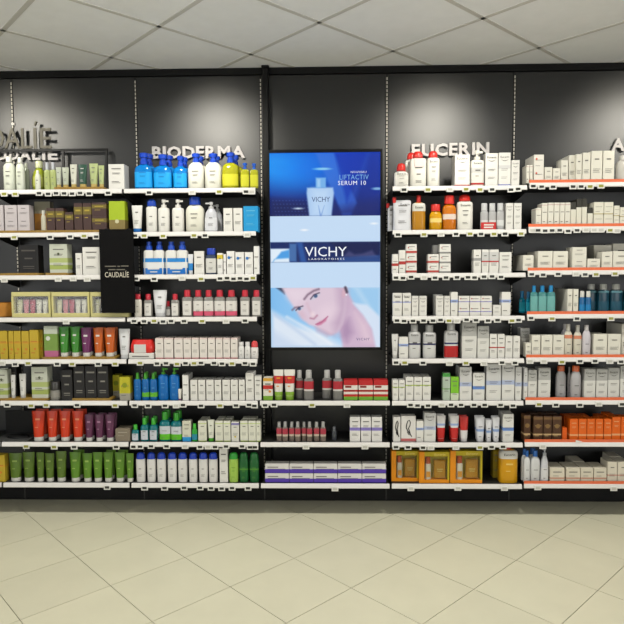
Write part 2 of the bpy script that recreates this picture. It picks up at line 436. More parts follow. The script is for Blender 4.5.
def carton(root, w, h, d, S):
    bands = S.get('bands', [])
    def mk():
        bm = bmesh.new(); cuts = sorted({0., 1.} | {b[0] for b in bands} | {b[1] for b in bands})
        cols = [S['col']] + [b[2] for b in bands]; rings = []
        for f in cuts:
            e = .0012 if f in (0., 1.) else 0
            rings.append([bm.verts.new(p) for p in ((-w/2+e, e, f*h), (w/2-e, e, f*h), (w/2-e, d-e, f*h), (-w/2+e, d-e, f*h))])
        for i in range(len(cuts)-1):
            mid = (cuts[i]+cuts[i+1])/2; mi = 0
            for j, b in enumerate(bands):
                if b[0] <= mid <= b[1]: mi = j+1
            for k in range(4):
                f = bm.faces.new((rings[i][k], rings[i][(k+1) % 4], rings[i+1][(k+1) % 4], rings[i+1][k])); f.material_index = mi
        bm.faces.new(rings[0][::-1]); f = bm.faces.new(rings[-1])
        return mesh_of(bm, 'carton_body', [mat(c_, S.get('rough', .5)) for c_ in cols])
    link('carton_body', cached(('c', S['key'], q(w), q(h), q(d, .01)), mk), root)
    if S.get('print'):
        ink = S.get('ink', M_INK)
        me = cached(('cp', S['key'], q(w), q(h)), lambda: mesh_of(lines_bm(w, h, PRINTS[S['print']], -.0005), 'printed_lines', ink))
        link('printed_lines', me, root)
    if S.get('logo'):
        s, M, fz, fw = S['logo']
        hh = fw*w/text_mesh(s, M, .01)[1]
        put_text('printed_wordmark', s, M, root, -w*fw/2, -.0006, h*fz, w*fw, min(hh, .016), .006)
        if S.get('swoosh'):
            def sw():
                bm = bmesh.new(); pv = None
                for k in range(9):
                    t = k/8*2-1; a = bm.verts.new((t*w*.3, -.0006, h*fz-.013+.007*t*t-.002)); b = bm.verts.new((t*w*.3, -.0006, h*fz-.013+.007*t*t-.002-.003*(1-t*t)-.0004))
                    if pv: bm.faces.new((pv[1], b, a, pv[0]))
                    pv = (a, b)
                return mesh_of(bm, 'printed_arc', M_INKD)
            link('printed_arc', cached(('sw', q(w), q(h), fz), sw), root)
    if S.get('fig'):
        def fg():
            bm = bmesh.new(); pv = None
            pts = [(.78,.2),(.6,.33),(.42,.44),(.3,.55),(.34,.68),(.42,.8),(.56,.84),(.66,.76),(.62,.64),(.5,.52),(.6,.4),(.68,.26),(.5,.3),(.4,.4)]
            for k, (u, v) in enumerate(pts):
                u2, v2 = pts[min(k+1, len(pts)-1)]; u1, v1 = pts[max(k-1, 0)]
                tx, tz = (u2-u1)*w, (v2-v1)*h; l_ = math.hypot(tx, tz) or 1; t = .0028
                x_, z_ = (u-.5)*w*S['fig'], v*h
                a = bm.verts.new((x_-tz/l_*t, -.0006, z_+tx/l_*t)); b = bm.verts.new((x_+tz/l_*t, -.0006, z_-tx/l_*t))
                if pv: bm.faces.new((pv[0], pv[1], b, a))
                pv = (a, b)
            return mesh_of(bm, 'figure_drawing', mat('#1c1a1a', .6))
        link('figure_drawing', cached(('fig', S['key'], q(w), q(h)), fg), root)
    if S.get('sticker'):
        a, b, c_, d_, col = S['sticker']
        link('sticker', cached(('st', S['key'], q(w), q(h)), lambda: mesh_of(box_bm((a-.5)*w, (b-.5)*w, -.0012, -.0002, c_*h, d_*h), 'sticker', mat(col, .4))), root)
        link('sticker_print', cached(('stp', S['key'], q(w), q(h)), lambda: mesh_of(lines_bm(w, h, [(a+(b-a)*.15, b-(b-a)*.15, c_+(d_-c_)*.55, c_+(d_-c_)*.75), (a+(b-a)*.2, b-(b-a)*.3, c_+(d_-c_)*.2, c_+(d_-c_)*.35)], -.0016), 'sticker_print', M_INKW)), root)
    if S.get('emblem'):
        col, fx, fz, r = S['emblem']
        def em():
            bm = bmesh.new(); bmesh.ops.create_circle(bm, cap_ends=True, radius=r, segments=12, matrix=Matrix.Translation(((fx-.5)*w, -.0007, fz*h)) @ Matrix.Rotation(math.pi/2, 4, 'X'))
            return mesh_of(bm, 'printed_emblem', mat(col, .5))
        link('printed_emblem', cached(('em', S['key'], q(w), q(h)), em), root)

BODY = {   # ring profiles (z fraction, radius fraction)
 'shoulder': [(0,.93),(.02,1),(.72,1),(.84,.96),(.92,.80),(.97,.5),(1,.42)],
 'dome': [(0,.94),(.02,1),(.74,1),(.86,.93),(.94,.75),(1,.55)],
 'square': [(0,.95),(.02,1),(.88,1),(.95,.92),(.985,.6),(1,.45)],
 'taper': [(0,.88),(.03,.92),(.5,.98),(.85,1),(.97,.99),(1,.93)],
 'round': [(0,.75),(.04,.92),(.3,1),(.6,.97),(.85,.7),(.95,.42),(1,.4)],
 'flare': [(0,.95),(.03,1),(.55,.98),(.8,.86),(.92,.62),(1,.4)],
}
def bottle(root, w, h, d, S):
    p = S.get('p', 2.6); hc = S.get('capf', .2)*h; hb = h-hc; ry = d/2; prof = BODY[S.get('prof', 'shoulder')]
    Mb = mat(S['col'], S.get('rough', .3), trans=S.get('trans', 0), coat=S.get('coat', .12))
    kk = (S['key'], q(w), q(h), q(d))
    def mb():
        bm = ring_bm([(f*hb, r*w/2, r*ry) for f, r in prof], 20, p)
        bmesh.ops.translate(bm, vec=(0, ry, 0), verts=bm.verts); return mesh_of(bm, 'bottle_body', Mb, 45)
    body = link('bottle_body', cached(('b',)+kk, mb), root)
    ct = S.get('cap', 'flat'); cw = S.get('capw', .5)*w/2; Mc = mat(S.get('capcol', '#f0f0ea'), .35, coat=.2)
    cd = min(cw, ry*.98) if S.get('capround', 1) else ry*S.get('capw', .5)
    def mc():
        if ct == 'flat': rg = [(hb-.001, cw, cd), (hb+hc*.94, cw*.97, cd*.97), (h, cw*.9, cd*.9)]
        elif ct == 'dome': rg = [(hb-.001, cw, cd), (hb+hc*.4, cw*.99, cd*.99), (hb+hc*.72, cw*.9, cd*.9), (hb+hc*.93, cw*.66, cd*.66), (h, cw*.36, cd*.36)]
        elif ct == 'flip': rg = [(hb-.001, cw, cd), (hb+hc*.3, cw, cd), (hb+hc*.32, cw*.86, cd*.86), (hb+hc*.9, cw*.8, cd*.8), (h, cw*.65, cd*.65)]
        else: rg = [(hb-.001, cw*.75, cd*.75), (hb+hc*.3, cw*.75, cd*.75), (hb+hc*.34, cw*S.get('stem', .32), cd*S.get('stem', .32)), (hb+hc*.62, cw*S.get('stem', .32), cd*S.get('stem', .32))]
        bm = ring_bm(rg, 16, 2)
        if ct == 'pump':
            hr = .9 if 'stem' in S else .62; ring_bm([(hb+hc*.6, cw*hr*.95, cd*hr*.95), (hb+hc*.95, cw*hr, cd*hr), (h, cw*hr*.8, cd*hr*.8)], 12, 2, bm)
            sd = S.get('spout', 1); e = w*.42*sd
            box_bm(min(0, e), max(0, e), -cw*.22, cw*.22, hb+hc*.68, hb+hc*.9, bm)
        bmesh.ops.translate(bm, vec=(0, ry, 0), verts=bm.verts); return mesh_of(bm, ct, Mc, 45)
    link('pump' if ct == 'pump' else 'cap', cached(('bc', ct)+kk, mc), root)
    lb = S.get('label')
    if lb:
        for j, (f0, f1, col) in enumerate(lb if isinstance(lb, list) else [lb]):
            def rad(f):
                for (a, ra), (b, rb) in zip(prof, prof[1:]):
                    if a <= f <= b: return ra+(rb-ra)*(f-a)/(b-a)
                return 1
            def ml():
                fs = sorted({f0, f1} | {f for f, _ in prof if f0 < f < f1})
                bm = shell_bm([(f*hb, rad(f)*w/2, rad(f)*ry) for f in fs], p, half=S.get('lhalf', 1.1))
                bmesh.ops.translate(bm, vec=(0, ry, 0), verts=bm.verts); return mesh_of(bm, 'label', mat(col, .45), 60)
            link('label', cached(('bl', j)+kk, ml), body)
    if S.get('logo'):
        put_text('printed_wordmark', S['logo'][0], M_INKD, body, -w*.3, -.0022, h*S['logo'][1], w*.6, min(.014, w*.17), .006)
    if S.get('print'):
        sx = .62; sz = hb*S.get('pz', .8)
        me = cached(('bp',)+kk, lambda: mesh_of(lines_bm(w*sx, sz, PRINTS[S['print']], -.0024), 'printed_lines', S.get('ink', M_INK)))
        link('printed_lines', me, body)
    if S.get('sticker'):
        a, b, c_, d_, col = S['sticker']
        link('sticker', cached(('bs',)+kk, lambda: mesh_of(box_bm((a-.5)*w, (b-.5)*w, -.004, -.0028, c_*h, d_*h), 'sticker', mat(col, .4))), root)

def tube(root, w, h, d, S):
    """squeeze tube standing on its cap, flat crimp on top"""
    hc = S.get('capf', .14)*h; r = S.get('capw', .72)*w/2; dd = min(d/2, r)
    kk = (S['key'], q(w), q(h), q(d))
    def mb():
        rg = []
        for t in (0, .04, .3, .6, .85, .93, 1):
            rx = r*1.02+(w/2-r*1.02)*min(1, t/.9); ry = dd*(1-.9*t**1.3)+.0012
            rg.append((hc+(h-hc)*t, rx, ry))
        bm = ring_bm(rg, 20, 2.2); bmesh.ops.translate(bm, vec=(0, dd, 0), verts=bm.verts); return mesh_of(bm, 'tube_body', mat(S['col'], .38, coat=.06, trans=S.get('trans', 0)), 50)
    body = link('tube_body', cached(('t',)+kk, mb), root)
    def mc():
        bm = ring_bm([(0, r*.94, dd*.94), (hc*.1, r, dd), (hc, r*.98, dd*.98)], 18, 2.2); bmesh.ops.translate(bm, vec=(0, dd, 0), verts=bm.verts)
        return mesh_of(bm, 'cap', mat(S.get('capcol', '#e6e4dc'), .4), 45)
    link('cap', cached(('tc',)+kk, mc), root)
    for j, (f0, f1, col) in enumerate(S.get('bands', [])):
        def ml():
            rg = []
            for f in (f0, (f0+f1)/2, f1):
                t = max(0, (f*h-hc)/(h-hc)); rg.append((f*h, r*1.02+(w/2-r*1.02)*min(1, t/.9), dd*(1-.9*t**1.3)+.0012))
            bm = shell_bm(rg, 2.2, half=1.45, off=.0009); bmesh.ops.translate(bm, vec=(0, dd, 0), verts=bm.verts); return mesh_of(bm, 'printed_band', mat(col, .4), 60)
        link('printed_band', cached(('tb', j)+kk, ml), body)
    if S.get('print'):
        def mp():
            bm = lines_bm(w*.62, h, PRINTS[S['print']], 0)
            for v in bm.verts:
                t = max(0, (v.co.z-hc)/(h-hc)); v.co.y = dd-(dd*(1-.9*t**1.3)+.0012)-.0028
            return mesh_of(bm, 'printed_lines', S.get('ink', M_INKW))
        link('printed_lines', cached(('tp',)+kk, mp), body)

def jar(root, w, h, d, S):
    kk = (S['key'], q(w), q(h)); r = w/2
    def mb():
        bm = ring_bm([(0, r*.9, r*.9), (h*.03, r, r), (h*.52, r, r), (h*.56, r*.9, r*.9)], 22, 2); bmesh.ops.translate(bm, vec=(0, r, 0), verts=bm.verts); return mesh_of(bm, 'jar_body', mat(S['col'], .3, coat=.3), 40)
    def ml():
        bm = ring_bm([(h*.54, r, r), (h*.95, r, r), (h, r*.94, r*.94)], 22, 2); bmesh.ops.translate(bm, vec=(0, r, 0), verts=bm.verts); return mesh_of(bm, 'lid', mat(S['capcol'], .35, coat=.3), 40)
    b = link('jar_body', cached(('j',)+kk, mb), root); link('lid', cached(('jl',)+kk, ml), root)
    def mlab():
        bm = shell_bm([(h*.15, r, r), (h*.42, r, r)], 2, off=.001); bmesh.ops.translate(bm, vec=(0, r, 0), verts=bm.verts); return mesh_of(bm, 'label', mat('#9a968c', .5), 60)
    link('label', cached(('jb',)+kk, mlab), b)

def pouch(root, w, h, d, S):
    def mb():
        rg = []
        for t in (0, .05, .3, .6, .85, .95, 1): rg.append((h*.92*t, w/2*(1-.04*math.sin(math.pi*t)-(.12 if t == 1 else 0)), d/2*(1-.85*t**1.6)+.002))
        bm = ring_bm(rg, 20, 3); bmesh.ops.translate(bm, vec=(0, d/2, 0), verts=bm.verts); return mesh_of(bm, 'pouch_body', mat(S['col'], .25, coat=.4), 60)
    b = link('pouch_body', cached(('p', S['key'], q(w), q(h)), mb), root)
    bm = ring_bm([(h*.84, .011, .011), (h*1.0, .011, .011), (h*1.01, .009, .009)], 14, 2); bmesh.ops.translate(bm, vec=(-w*.42, d/2, 0), verts=bm.verts)
    link('spout_cap', mesh_of(bm, 'spout_cap', mat('#d8302a', .4), 40), root)
    link('printed_lines', mesh_of(lines_bm(w*.8, h*.9, PRINTS['a'], -.003), 'printed_lines', M_INK), b)
    if S.get('logo'): put_text('printed_wordmark', S['logo'][0], M_INKD, root, -w*.1, d*.28, h*.76, w*.5, .013, .01)

def wipes(root, w, h, d, S):
    hs = h*.3
    box('display_tray', -w/2, w/2, 0, d, 0, hs, mat('#e9e6de', .5), root, bev=.002)
    for k in range(3):
        bm = ring_bm([(hs, w*.44, d*.4), (hs+h*.1, w*.49, d*.46), (h*.7, w*.48, d*.45), (h, w*.4, d*.36)], 20, 5)
        if k == 0:
            bmesh.ops.translate(bm, vec=(0, d*.5, 0), verts=bm.verts); pk = link('wipes_pack', mesh_of(bm, 'wipes_pack', mat('#e5281f', .3, coat=.4), 50), root)
        else: bm.free()
    link('printed_panel', mesh_of(box_bm(-w*.3, w*.18, d*.04-.001, d*.04+.01, hs+h*.02, h*.76), 'printed_panel', mat('#d9d6d0', .4)), pk)
    link('printed_lines', mesh_of(lines_bm(w, h, [(.12, .8, .1, .16)], -.0006), 'printed_lines', M_INK), root)

def giftset(root, w, h, d, S):
    """open fronted orange carton with a bottle and a flat soap block behind a clear window"""
    t = .006; lw = w*.17
    M1 = mat('#f0950f', .5); M2 = mat('#c2ac1c', .5)
    box('back_panel', -w/2, w/2, d-.004, d, 0, h, M2, root)
    box('left_frame', -w/2, -w/2+lw, 0, d-.004, 0, h, M1, root); box('base_frame', -w/2+lw, w/2, 0, d-.004, 0, h*.1, M1, root)
    box('top_frame', -w/2+lw, w/2, 0, d-.004, h*.86, h, M2, root); box('right_frame', w/2-w*.06, w/2, 0, d-.004, h*.1, h*.86, M2, root)
    x = -w/2+lw+w*.14
    bt = link('boxed_bottle', mesh_of((lambda b: (bmesh.ops.translate(b, vec=(x, d*.5, 0), verts=b.verts), b)[1])(ring_bm([(h*.1, w*.1, d*.3), (h*.56, w*.1, d*.3), (h*.6, w*.085, d*.26)], 16, 2.4)), 'boxed_bottle', mat('#ece6d4', .35), 40), root)
    link('bottle_cap', mesh_of((lambda b: (bmesh.ops.translate(b, vec=(x, d*.5, 0), verts=b.verts), b)[1])(ring_bm([(h*.6, w*.085, d*.26), (h*.82, w*.08, d*.24)], 16, 2.4)), 'bottle_cap', mat('#c8541c', .35), 40), bt)
    link('bottle_label', mesh_of(lines_bm(1, 1, [(.5+x-w*.07, .5+x+w*.07, h*.18, h*.36)], d*.2-.002), 'bottle_label', mat('#f0a63a', .5)), bt)
    cx = w*.2
    box('soap_block', cx-w*.2, cx+w*.2, d*.3, d*.8, h*.12, h*.72, mat('#c08a18', .4), root, bev=.006)
    link('soap_print', mesh_of(lines_bm(1, 1, [(.5+cx-w*.1, .5+cx+w*.1, h*.4, h*.44), (.5+cx-w*.08, .5+cx+w*.08, h*.34, h*.37)], d*.3-.001), 'soap_print', mat('#d8c070', .5)), root)
    put_text('printed_wordmark', 'Eucerin', mat('#f4dc7a', .5), root, cx-w*.2, -.001, h*.89, w*.36, h*.07, .01)
    g = box('window_pane', -w/2+lw, w/2-w*.06, .0005, .0012, h*.1, h*.86, M_PANE, root)
M_PANE = bpy.data.materials.new('clear_film'); M_PANE.use_nodes = True
_n = M_PANE.node_tree; _g = _n.nodes.new('ShaderNodeBsdfGlossy'); _g.inputs['Roughness'].default_value = .12
_t = _n.nodes.new('ShaderNodeBsdfTransparent'); _t.inputs[0].default_value = (.94, .94, .92, 1); _x = _n.nodes.new('ShaderNodeMixShader'); _x.inputs[0].default_value = .02
_n.links.new(_t.outputs[0], _x.inputs[1]); _n.links.new(_g.outputs[0], _x.inputs[2]); _n.links.new(_x.outputs[0], _n.nodes['Material Output'].inputs[0])

def minikit(root, w, h, d, S):
    """cream carton with a wide window showing five mini tubes"""
    M1 = mat('#d9d08c', .5); t = w*.05
    box('back_panel', -w/2, w/2, d-.004, d, 0, h, mat('#3a2422', .6), root)
    box('base_frame', -w/2, w/2, 0, d-.004, 0, h*.16, M1, root, bev=.002); box('top_frame', -w/2, w/2, 0, d-.004, h*.83, h, M1, root, bev=.002)
    for sg in (-1, 1):
        x = sg*(w/2-t/2); box('side_frame', x-t/2, x+t/2, 0, d-.004, h*.16, h*.83, M1, root)
    for j, col in enumerate(('#d8d6b4', '#d98a98', '#c2566c', '#ebe8df', '#ebe8df')):
        tw = w*.15; x = -w*.34+j*w*.165
        bm = ring_bm([(h*.16, tw*.36, tw*.36), (h*.28, tw*.36, tw*.36), (h*.3, tw*.4, tw*.4), (h*.5, tw*.46, tw*.26), (h*.7, tw*.5, .002)], 14, 2.2)
        bmesh.ops.translate(bm, vec=(x, d*.45, 0), verts=bm.verts)
        tb = link('mini_tube', mesh_of(bm, 'mini_tube', mat(col, .35, coat=.2), 50), root)
        link('printed_lines', mesh_of(lines_bm(1, 1, [(.5+x-tw*.3, .5+x+tw*.3, h*.5, h*.52), (.5+x-tw*.3, .5+x+tw*.1, h*.44, h*.455)], d*.45-tw*.5), 'printed_lines', M_INK), tb)
    box('window_pane', -w/2+t, w/2-t, .0005, .0012, h*.16, h*.83, M_PANE, root)

def duopack(root, w, h, d, S):
    """two bottles wrapped together with a printed sleeve"""
    sub = dict(S); 
    for sg in (-1, 1):
        bw = w*.5; hc = h*.24; hb = h-hc; x = sg*w*.25
        bm = ring_bm([(f*hb, r*bw/2, r*d/2) for f, r in BODY['square']], 18, 4.5); bmesh.ops.translate(bm, vec=(x, d/2, 0), verts=bm.verts)
        b = link('bottle_body', mesh_of(bm, 'bottle_body', mat('#ebe9e2', .3, coat=.3), 45), root)
        bm = ring_bm([(hb-.001, bw*.3, bw*.3), (hb+hc*.5, bw*.3, bw*.3), (hb+hc*.55, bw*.2, bw*.2), (h, bw*.24, bw*.24)], 14, 2); bmesh.ops.translate(bm, vec=(x, d/2, 0), verts=bm.verts)
        link('cap', mesh_of(bm, 'cap', mat('#1d4fc0', .35, coat=.2), 45), b)
    for f0, f1, col in S['bands']:
        bm = ring_bm([(f0*h, w/2+.001, d/2+.001), (f1*h, w/2+.001, d/2+.001)], 24, 6, cap=False); bmesh.ops.translate(bm, vec=(0, d/2, 0), verts=bm.verts)
        sl = link('printed_sleeve', mesh_of(bm, 'printed_sleeve', mat(col, .35), 40), root)
    link('printed_lines', mesh_of(lines_bm(w*.7, h, [(.1, .9, .16, .2), (.25, .75, .07, .1), (.1, .9, .36, .375)], -.002), 'printed_lines', M_INKW), root)

KIND = dict(carton=carton, bottle=bottle, tube=tube, jar=jar, pouch=pouch, wipes=wipes, giftset=giftset, minikit=minikit, duopack=duopack)
NAMES = dict(carton='product_carton', bottle='product_bottle', tube='cream_tube', jar='cream_jar', pouch='refill_pouch', wipes='wipes_pack', giftset='gift_set', minikit='mini_tube_kit', duopack='bottle_duo_pack')
CATS = dict(carton='carton', bottle='bottle', tube='tube', jar='jar', pouch='pouch', wipes='wipes', giftset='gift set', minikit='gift set', duopack='bottle pack')
ST = {}
def S(key, kind, desc, **k): ST[key] = dict(k, key=key, kind=kind, desc=desc)

W, WW, CRM = '#eeebe2', '#f4f2ec', '#ece6cf'
E_ = ('Eucerin', M_INKD, .84, .72)
#---- cartons
S('wc', 'carton', 'plain white carton', col=W, print='a')
S('wc2', 'carton', 'white carton with fine print', col=W, print='b')
S('wcs', 'carton', 'slim white carton', col=WW, print='c')
S('cream', 'carton', 'cream white carton', col='#ece8d8', print='b')
S('creamd', 'carton', 'deep cream white carton', col='#ece8d8', print='b', d=.2)
S('mauve', 'carton', 'pale mauve grey carton', col='#cfc6c6', print='b', d=.06)
S('amber', 'carton', 'grey carton with amber front', col='#8d8872', bands=[(.05,.6,'#a8742c')], d=.05)
S('brown', 'carton', 'dark brown carton with yellow motif', col='#4a3430', bands=[(.58,.86,'#77682a')], print='d', ink=mat('#b9a23e', .5), d=.05)
S('lime', 'carton', 'lime green carton with bottle picture', col='#a9c022', bands=[(0,.4,'#8c7a44')], emblem=('#d8d2a8', .5, .35, .012), d=.06)
S('blackb', 'carton', 'black carton', col='#191716', print='f', ink=mat('#57534c', .5), d=.07)
S('greenwhite', 'carton', 'white carton with green leaf print', col='#cfd2c0', bands=[(.12,.28,'#a9b860'), (.36,.52,'#b6c278')], emblem=('#565a40', .5, .66, .008), print='a', d=.07)
S('leafbox', 'carton', 'white carton with green print', col='#c8cebc', bands=[(0,.2,'#c06a90'), (.2,.75,'#7e9e48')], emblem=('#dfe3d6', .3, .6, .014), d=.07)
S('yellowc', 'carton', 'yellow carton with orange swirl', col='#c9ac30', bands=[(.55,.62,'#d6a02c')], emblem=('#d88a2c', .6, .35, .008), print='c', ink=mat('#c87a2a', .5), d=.05)
S('blackc', 'carton', 'black carton with silver print', col='#211f1e', print='f', ink=mat('#8c887e', .5), d=.08)
S('ygcube', 'carton', 'yellow green patterned carton', col='#c4bc26', bands=[(0,.3,'#a7a394')], emblem=('#8e9a1c', .5, .65, .016), print='c', d=.06)
S('taupe', 'carton', 'taupe grey carton', col='#8b7f6c', print='d', ink=mat('#beb4a2', .5), d=.09)
S('pink', 'carton', 'white carton with pink edge', col='#ece4da', bands=[(0,.06,'#e8a0a0'), (.94,1,'#e0c8c0')], print='b', d=.05)
S('bluewrap', 'carton', 'bright blue wrapped box', col='#1d9fdc', print='a', ink=mat('#6ccaf0', .4), d=.1)
S('whiteblue', 'carton', 'white carton with blue side mark', col=WW, emblem=('#2a78c8', .3, .72, .009), print='b', d=.05)
S('yellowtop', 'carton', 'slim white carton with yellow top', col=WW, bands=[(.72,.92,'#e2c83c')], print='b', d=.04)
S('bluefoot', 'carton', 'white carton with blue foot', col='#e0dfc8', bands=[(0,.22,'#2f9fe0')], print='a', d=.05)
S('greenedge', 'carton', 'white carton with pale green edge', col='#e6e5d2', bands=[(.0,.05,'#b9cc6a'), (.86,.9,'#c6d488')], print='b', d=.06)
S('violetbox', 'carton', 'white carton with violet top band', col='#e6e4d8', bands=[(.84,.96,'#8d86b4')], emblem=('#d8c24a', .5, .25, .006), print='b', d=.05)
S('redveg', 'carton', 'red and white carton with green foot', col='#e9e4d4', bands=[(0,.2,'#7fae35'), (.5,.68,'#c4302a'), (.86,1,'#d8a23a')], emblem=('#e08a2c', .7, .4, .008), print='d', d=.07)
S('redbox', 'carton', 'red carton with green corner', col='#bf2424', bands=[(0,.18,'#77b43a'), (.3,.42,'#e8dcd0'), (.52,.74,'#ece4da')], print='e', ink=mat('#8e2a24', .5), d=.06)
S('violet', 'carton', 'white carton with violet stripe', col='#ebe8e2', bands=[(.45,.58,'#8a7cc4')], print='a', d=.06)
S('purpleflat', 'carton', 'flat white and purple box', col='#e4e1da', bands=[(0,.06,'#3e2a86'), (.06,.45,'#5a3fb0')], print='e', d=.06)
S('redfoot', 'carton', 'white carton with red foot', col=W, bands=[(.0,.045,'#c03a34')], print='g', logo=E_, swoosh=1, d=.06)
S('bluefoot2', 'carton', 'white carton with blue foot line', col=W, bands=[(0,.04,'#6a78d0'), (.52,.62,'#d8d6d2')], print='g', logo=E_, swoosh=1, d=.06)
S('euc', 'carton', 'white carton with grey wordmark', col=W, print='g', logo=E_, swoosh=1, d=.06)
S('eucred', 'carton', 'white carton with red label band', col=W, bands=[(.38,.52,'#b83a36')], print='c', d=.05)
S('redstripe', 'carton', 'flat white box with red stripe', col=W, bands=[(.08,.3,'#c04a44')], emblem=('#c04a44', .2, .62, .004), print='d', d=.06)
S('greystripe', 'carton', 'flat white box with grey stripe', col=W, bands=[(.04,.2,'#8c8c88')], emblem=('#b04444', .2, .6, .004), print='d', d=.06)
S('greyband', 'carton', 'white carton with grey band', col=W, bands=[(.52,.64,'#a5a4a0')], print='b', d=.05)
S('redline', 'carton', 'white carton with thin red line', col=W, bands=[(.46,.52,'#c03c3c'), (.52,.9,'#d2d1cd')], print='b', d=.05)
S('blueline', 'carton', 'white carton with pale blue line', col=W, bands=[(.58,.63,'#9aa4dc')], print='a', logo=E_, d=.05)
S('bluepatch', 'carton', 'white carton with blue patch', col=W, bands=[(.56,.68,'#9cb0e4')], print='c', d=.05)
S('violetline', 'carton', 'flat white box with violet line', col=W, bands=[(.38,.48,'#9a94d4')], emblem=('#b04444', .16, .74, .004), print='d', d=.07)
S('silvertop', 'carton', 'white carton with silver top', col='#e4e2da', bands=[(.62,1,'#b5b4ae')], print='g', logo=E_, swoosh=1, d=.07)
S('redmid', 'carton', 'white carton with red waist line', col=W, bands=[(.42,.47,'#b8403c')], print='a', d=.05)
S('greenline', 'carton', 'white carton with lime line', col=W, bands=[(.62,.67,'#b6d04a')], print='a', d=.06)
S('bluehaze', 'carton', 'tall white carton with pale blue band', col='#e9e7df', bands=[(.42,.54,'#b4c0de'), (.54,1,'#d4d3cf')], print='g', logo=E_, swoosh=1, d=.06)
S('limebox', 'carton', 'bright lime green carton', col='#86cc2e', bands=[(0,.3,'#dfe8c8')], print='a', d=.04)
S('mintbox', 'carton', 'grey green carton with green top', col='#b9c8b4', bands=[(.86,1,'#4ea54a'), (.4,.44,'#7cba5a')], print='b', d=.04)
S('bluemark', 'carton', 'white carton with bold blue band', col='#e9e7df', bands=[(.4,.52,'#6a92d8')], print='g', logo=E_, swoosh=1, d=.05)
S('ladybox', 'carton', 'white carton with black figure drawing', col='#e9e5de', bands=[(.02,.13,'#c86a6a')], fig=.8, d=.06)
S('lady2', 'carton', 'narrow white carton with black figure drawing', col='#e9e5de', fig=1, d=.06)
S('reddot', 'carton', 'white carton with red dot', col='#efeadd', emblem=('#e0664e', .25, .7, .006), print='c', d=.16)
S('blackspine', 'carton', 'slim white carton with black top', col='#e6e2d0', bands=[(.7,1,'#3a382f')], d=.12)
S('spine', 'carton', 'slim upright cream carton', col='#e9e5d6', bands=[(.9,.93,'#c8a8a0')], print='c', d=.08)
S('goldline', 'carton', 'cream carton with gold line', col='#e9e5d2', bands=[(0,.06,'#c2b070')], print='c', d=.1)
S('brownsun', 'carton', 'brown carton with sun emblem', col='#4e3018', bands=[(.24,.3,'#c8a878'), (.86,.96,'#7a5a34')], emblem=('#8a6a3c', .5, .6, .014), print='c', ink=mat('#a88a58', .5), d=.06)
S('orangec', 'carton', 'bright orange carton', col='#ee6a10', bands=[(.24,.32,'#f6b078')], print='a', ink=mat('#f7b27c', .5), d=.07)
S('smallorange', 'carton', 'short orange carton', col='#e8600e', d=.05)
S('redtext', 'carton', 'low cream box with red lettering', col='#e6ddc6', bands=[(.26,.36,'#d0987e')], print='d', d=.12)
S('creamtall', 'carton', 'taller cream box with red line', col='#e6ddc8', bands=[(.34,.4,'#d8a090')], print='b', d=.1)
S('tripack', 'bottle', 'clear grey bottle in a promotional pack', col='#b9b8b6', p=3, prof='square', capf=.28, capw=.8, capcol='#cfcfcd', label=(.2,.5,'#d8d7d4'), rough=.2)
S('olivebox', 'carton', 'olive yellow carton', col='#a8901e', print='a', d=.06)
#---- bottles
S('frost', 'bottle', 'frosted white bottle', col='#dfe3d2', prof='shoulder', capf=.16, capw=.5, capcol='#f0efe6', print='a', p=2.2)
S('frostd', 'bottle', 'grey green bottle', col='#9aa08a', prof='shoulder', capf=.14, capw=.45, capcol='#b8bca8', p=2.2)
S('leafy', 'bottle', 'yellow green round bottle', col='#a8b42a', prof='round', capf=.22, capw=.5, capcol='#e2e6b8', p=2.2, label=(.2,.6,'#c9cf66'))
S('smallwhite', 'bottle', 'small white bottle', col='#e6e8d6', prof='dome', capf=.16, capw=.5, print='d', p=2.2)
S('chrome', 'bottle', 'pale green bottle with chrome cap', col='#b4bf78', prof='square', capf=.26, capw=.5, capcol='#c9cdd2', p=3.5, print='b')
S('slimclear', 'bottle', 'slim clear amber bottle', col='#cfcab2', prof='shoulder', capf=.2, capw=.6, capcol='#d8d6c8', p=2.2)
S('blue', 'bottle', 'blue translucent bottle with blue pump', col='#0092f2', prof='shoulder', capf=.31, capw=.56, capcol='#1148c8', cap='pump', stem=.62, spout=.5, trans=.25, rough=.12, p=3, label=(.08,.68,'#14acf8'), print='a', ink=mat('#0a7cc8', .5))
S('whiteb', 'bottle', 'tall cream white bottle with blue pump', col='#f2f0e0', prof='dome', capf=.26, capw=.56, capcol='#1148c8', cap='pump', stem=.62, spout=.5, p=2.6, print='a')
S('yellowb', 'bottle', 'yellow translucent bottle with blue pump', col='#c9c61e', prof='shoulder', capf=.28, capw=.56, capcol='#1148c8', cap='pump', stem=.62, spout=.5, trans=.25, rough=.12, p=2.8, label=(.1,.55,'#dcd62e'))
S('yellows', 'bottle', 'smaller yellow bottle with blue pump', col='#c8c81e', prof='square', capf=.24, capw=.55, capcol='#1b5fce', cap='pump', stem=.5, spout=-.6, trans=.25, rough=.12, p=3, label=(.1,.7,'#d6d42c'))
S('bluecapw', 'bottle', 'white bottle with blue cap', col=W, prof='square', capf=.2, capw=.85, capcol='#1846b4', cap='dome', p=3, print='b')
S('pumpw', 'bottle', 'white bottle with white pump', col='#efece2', prof='square', capf=.24, capw=.62, capcol='#efece4', cap='pump', p=3, print='b')
S('bigwhite', 'bottle', 'wide cream white bottle with blue cap', col='#f0eddb', prof='dome', capf=.22, capw=.6, capcol='#1846b4', p=2.6, print='a')
S('greypump', 'bottle', 'silver grey pump bottle', col='#cfd0d4', prof='flare', capf=.22, capw=.5, capcol='#d6d6d4', cap='pump', spout=-1, p=2.6, label=(.06,.6,'#e2e2e4'), print='b')
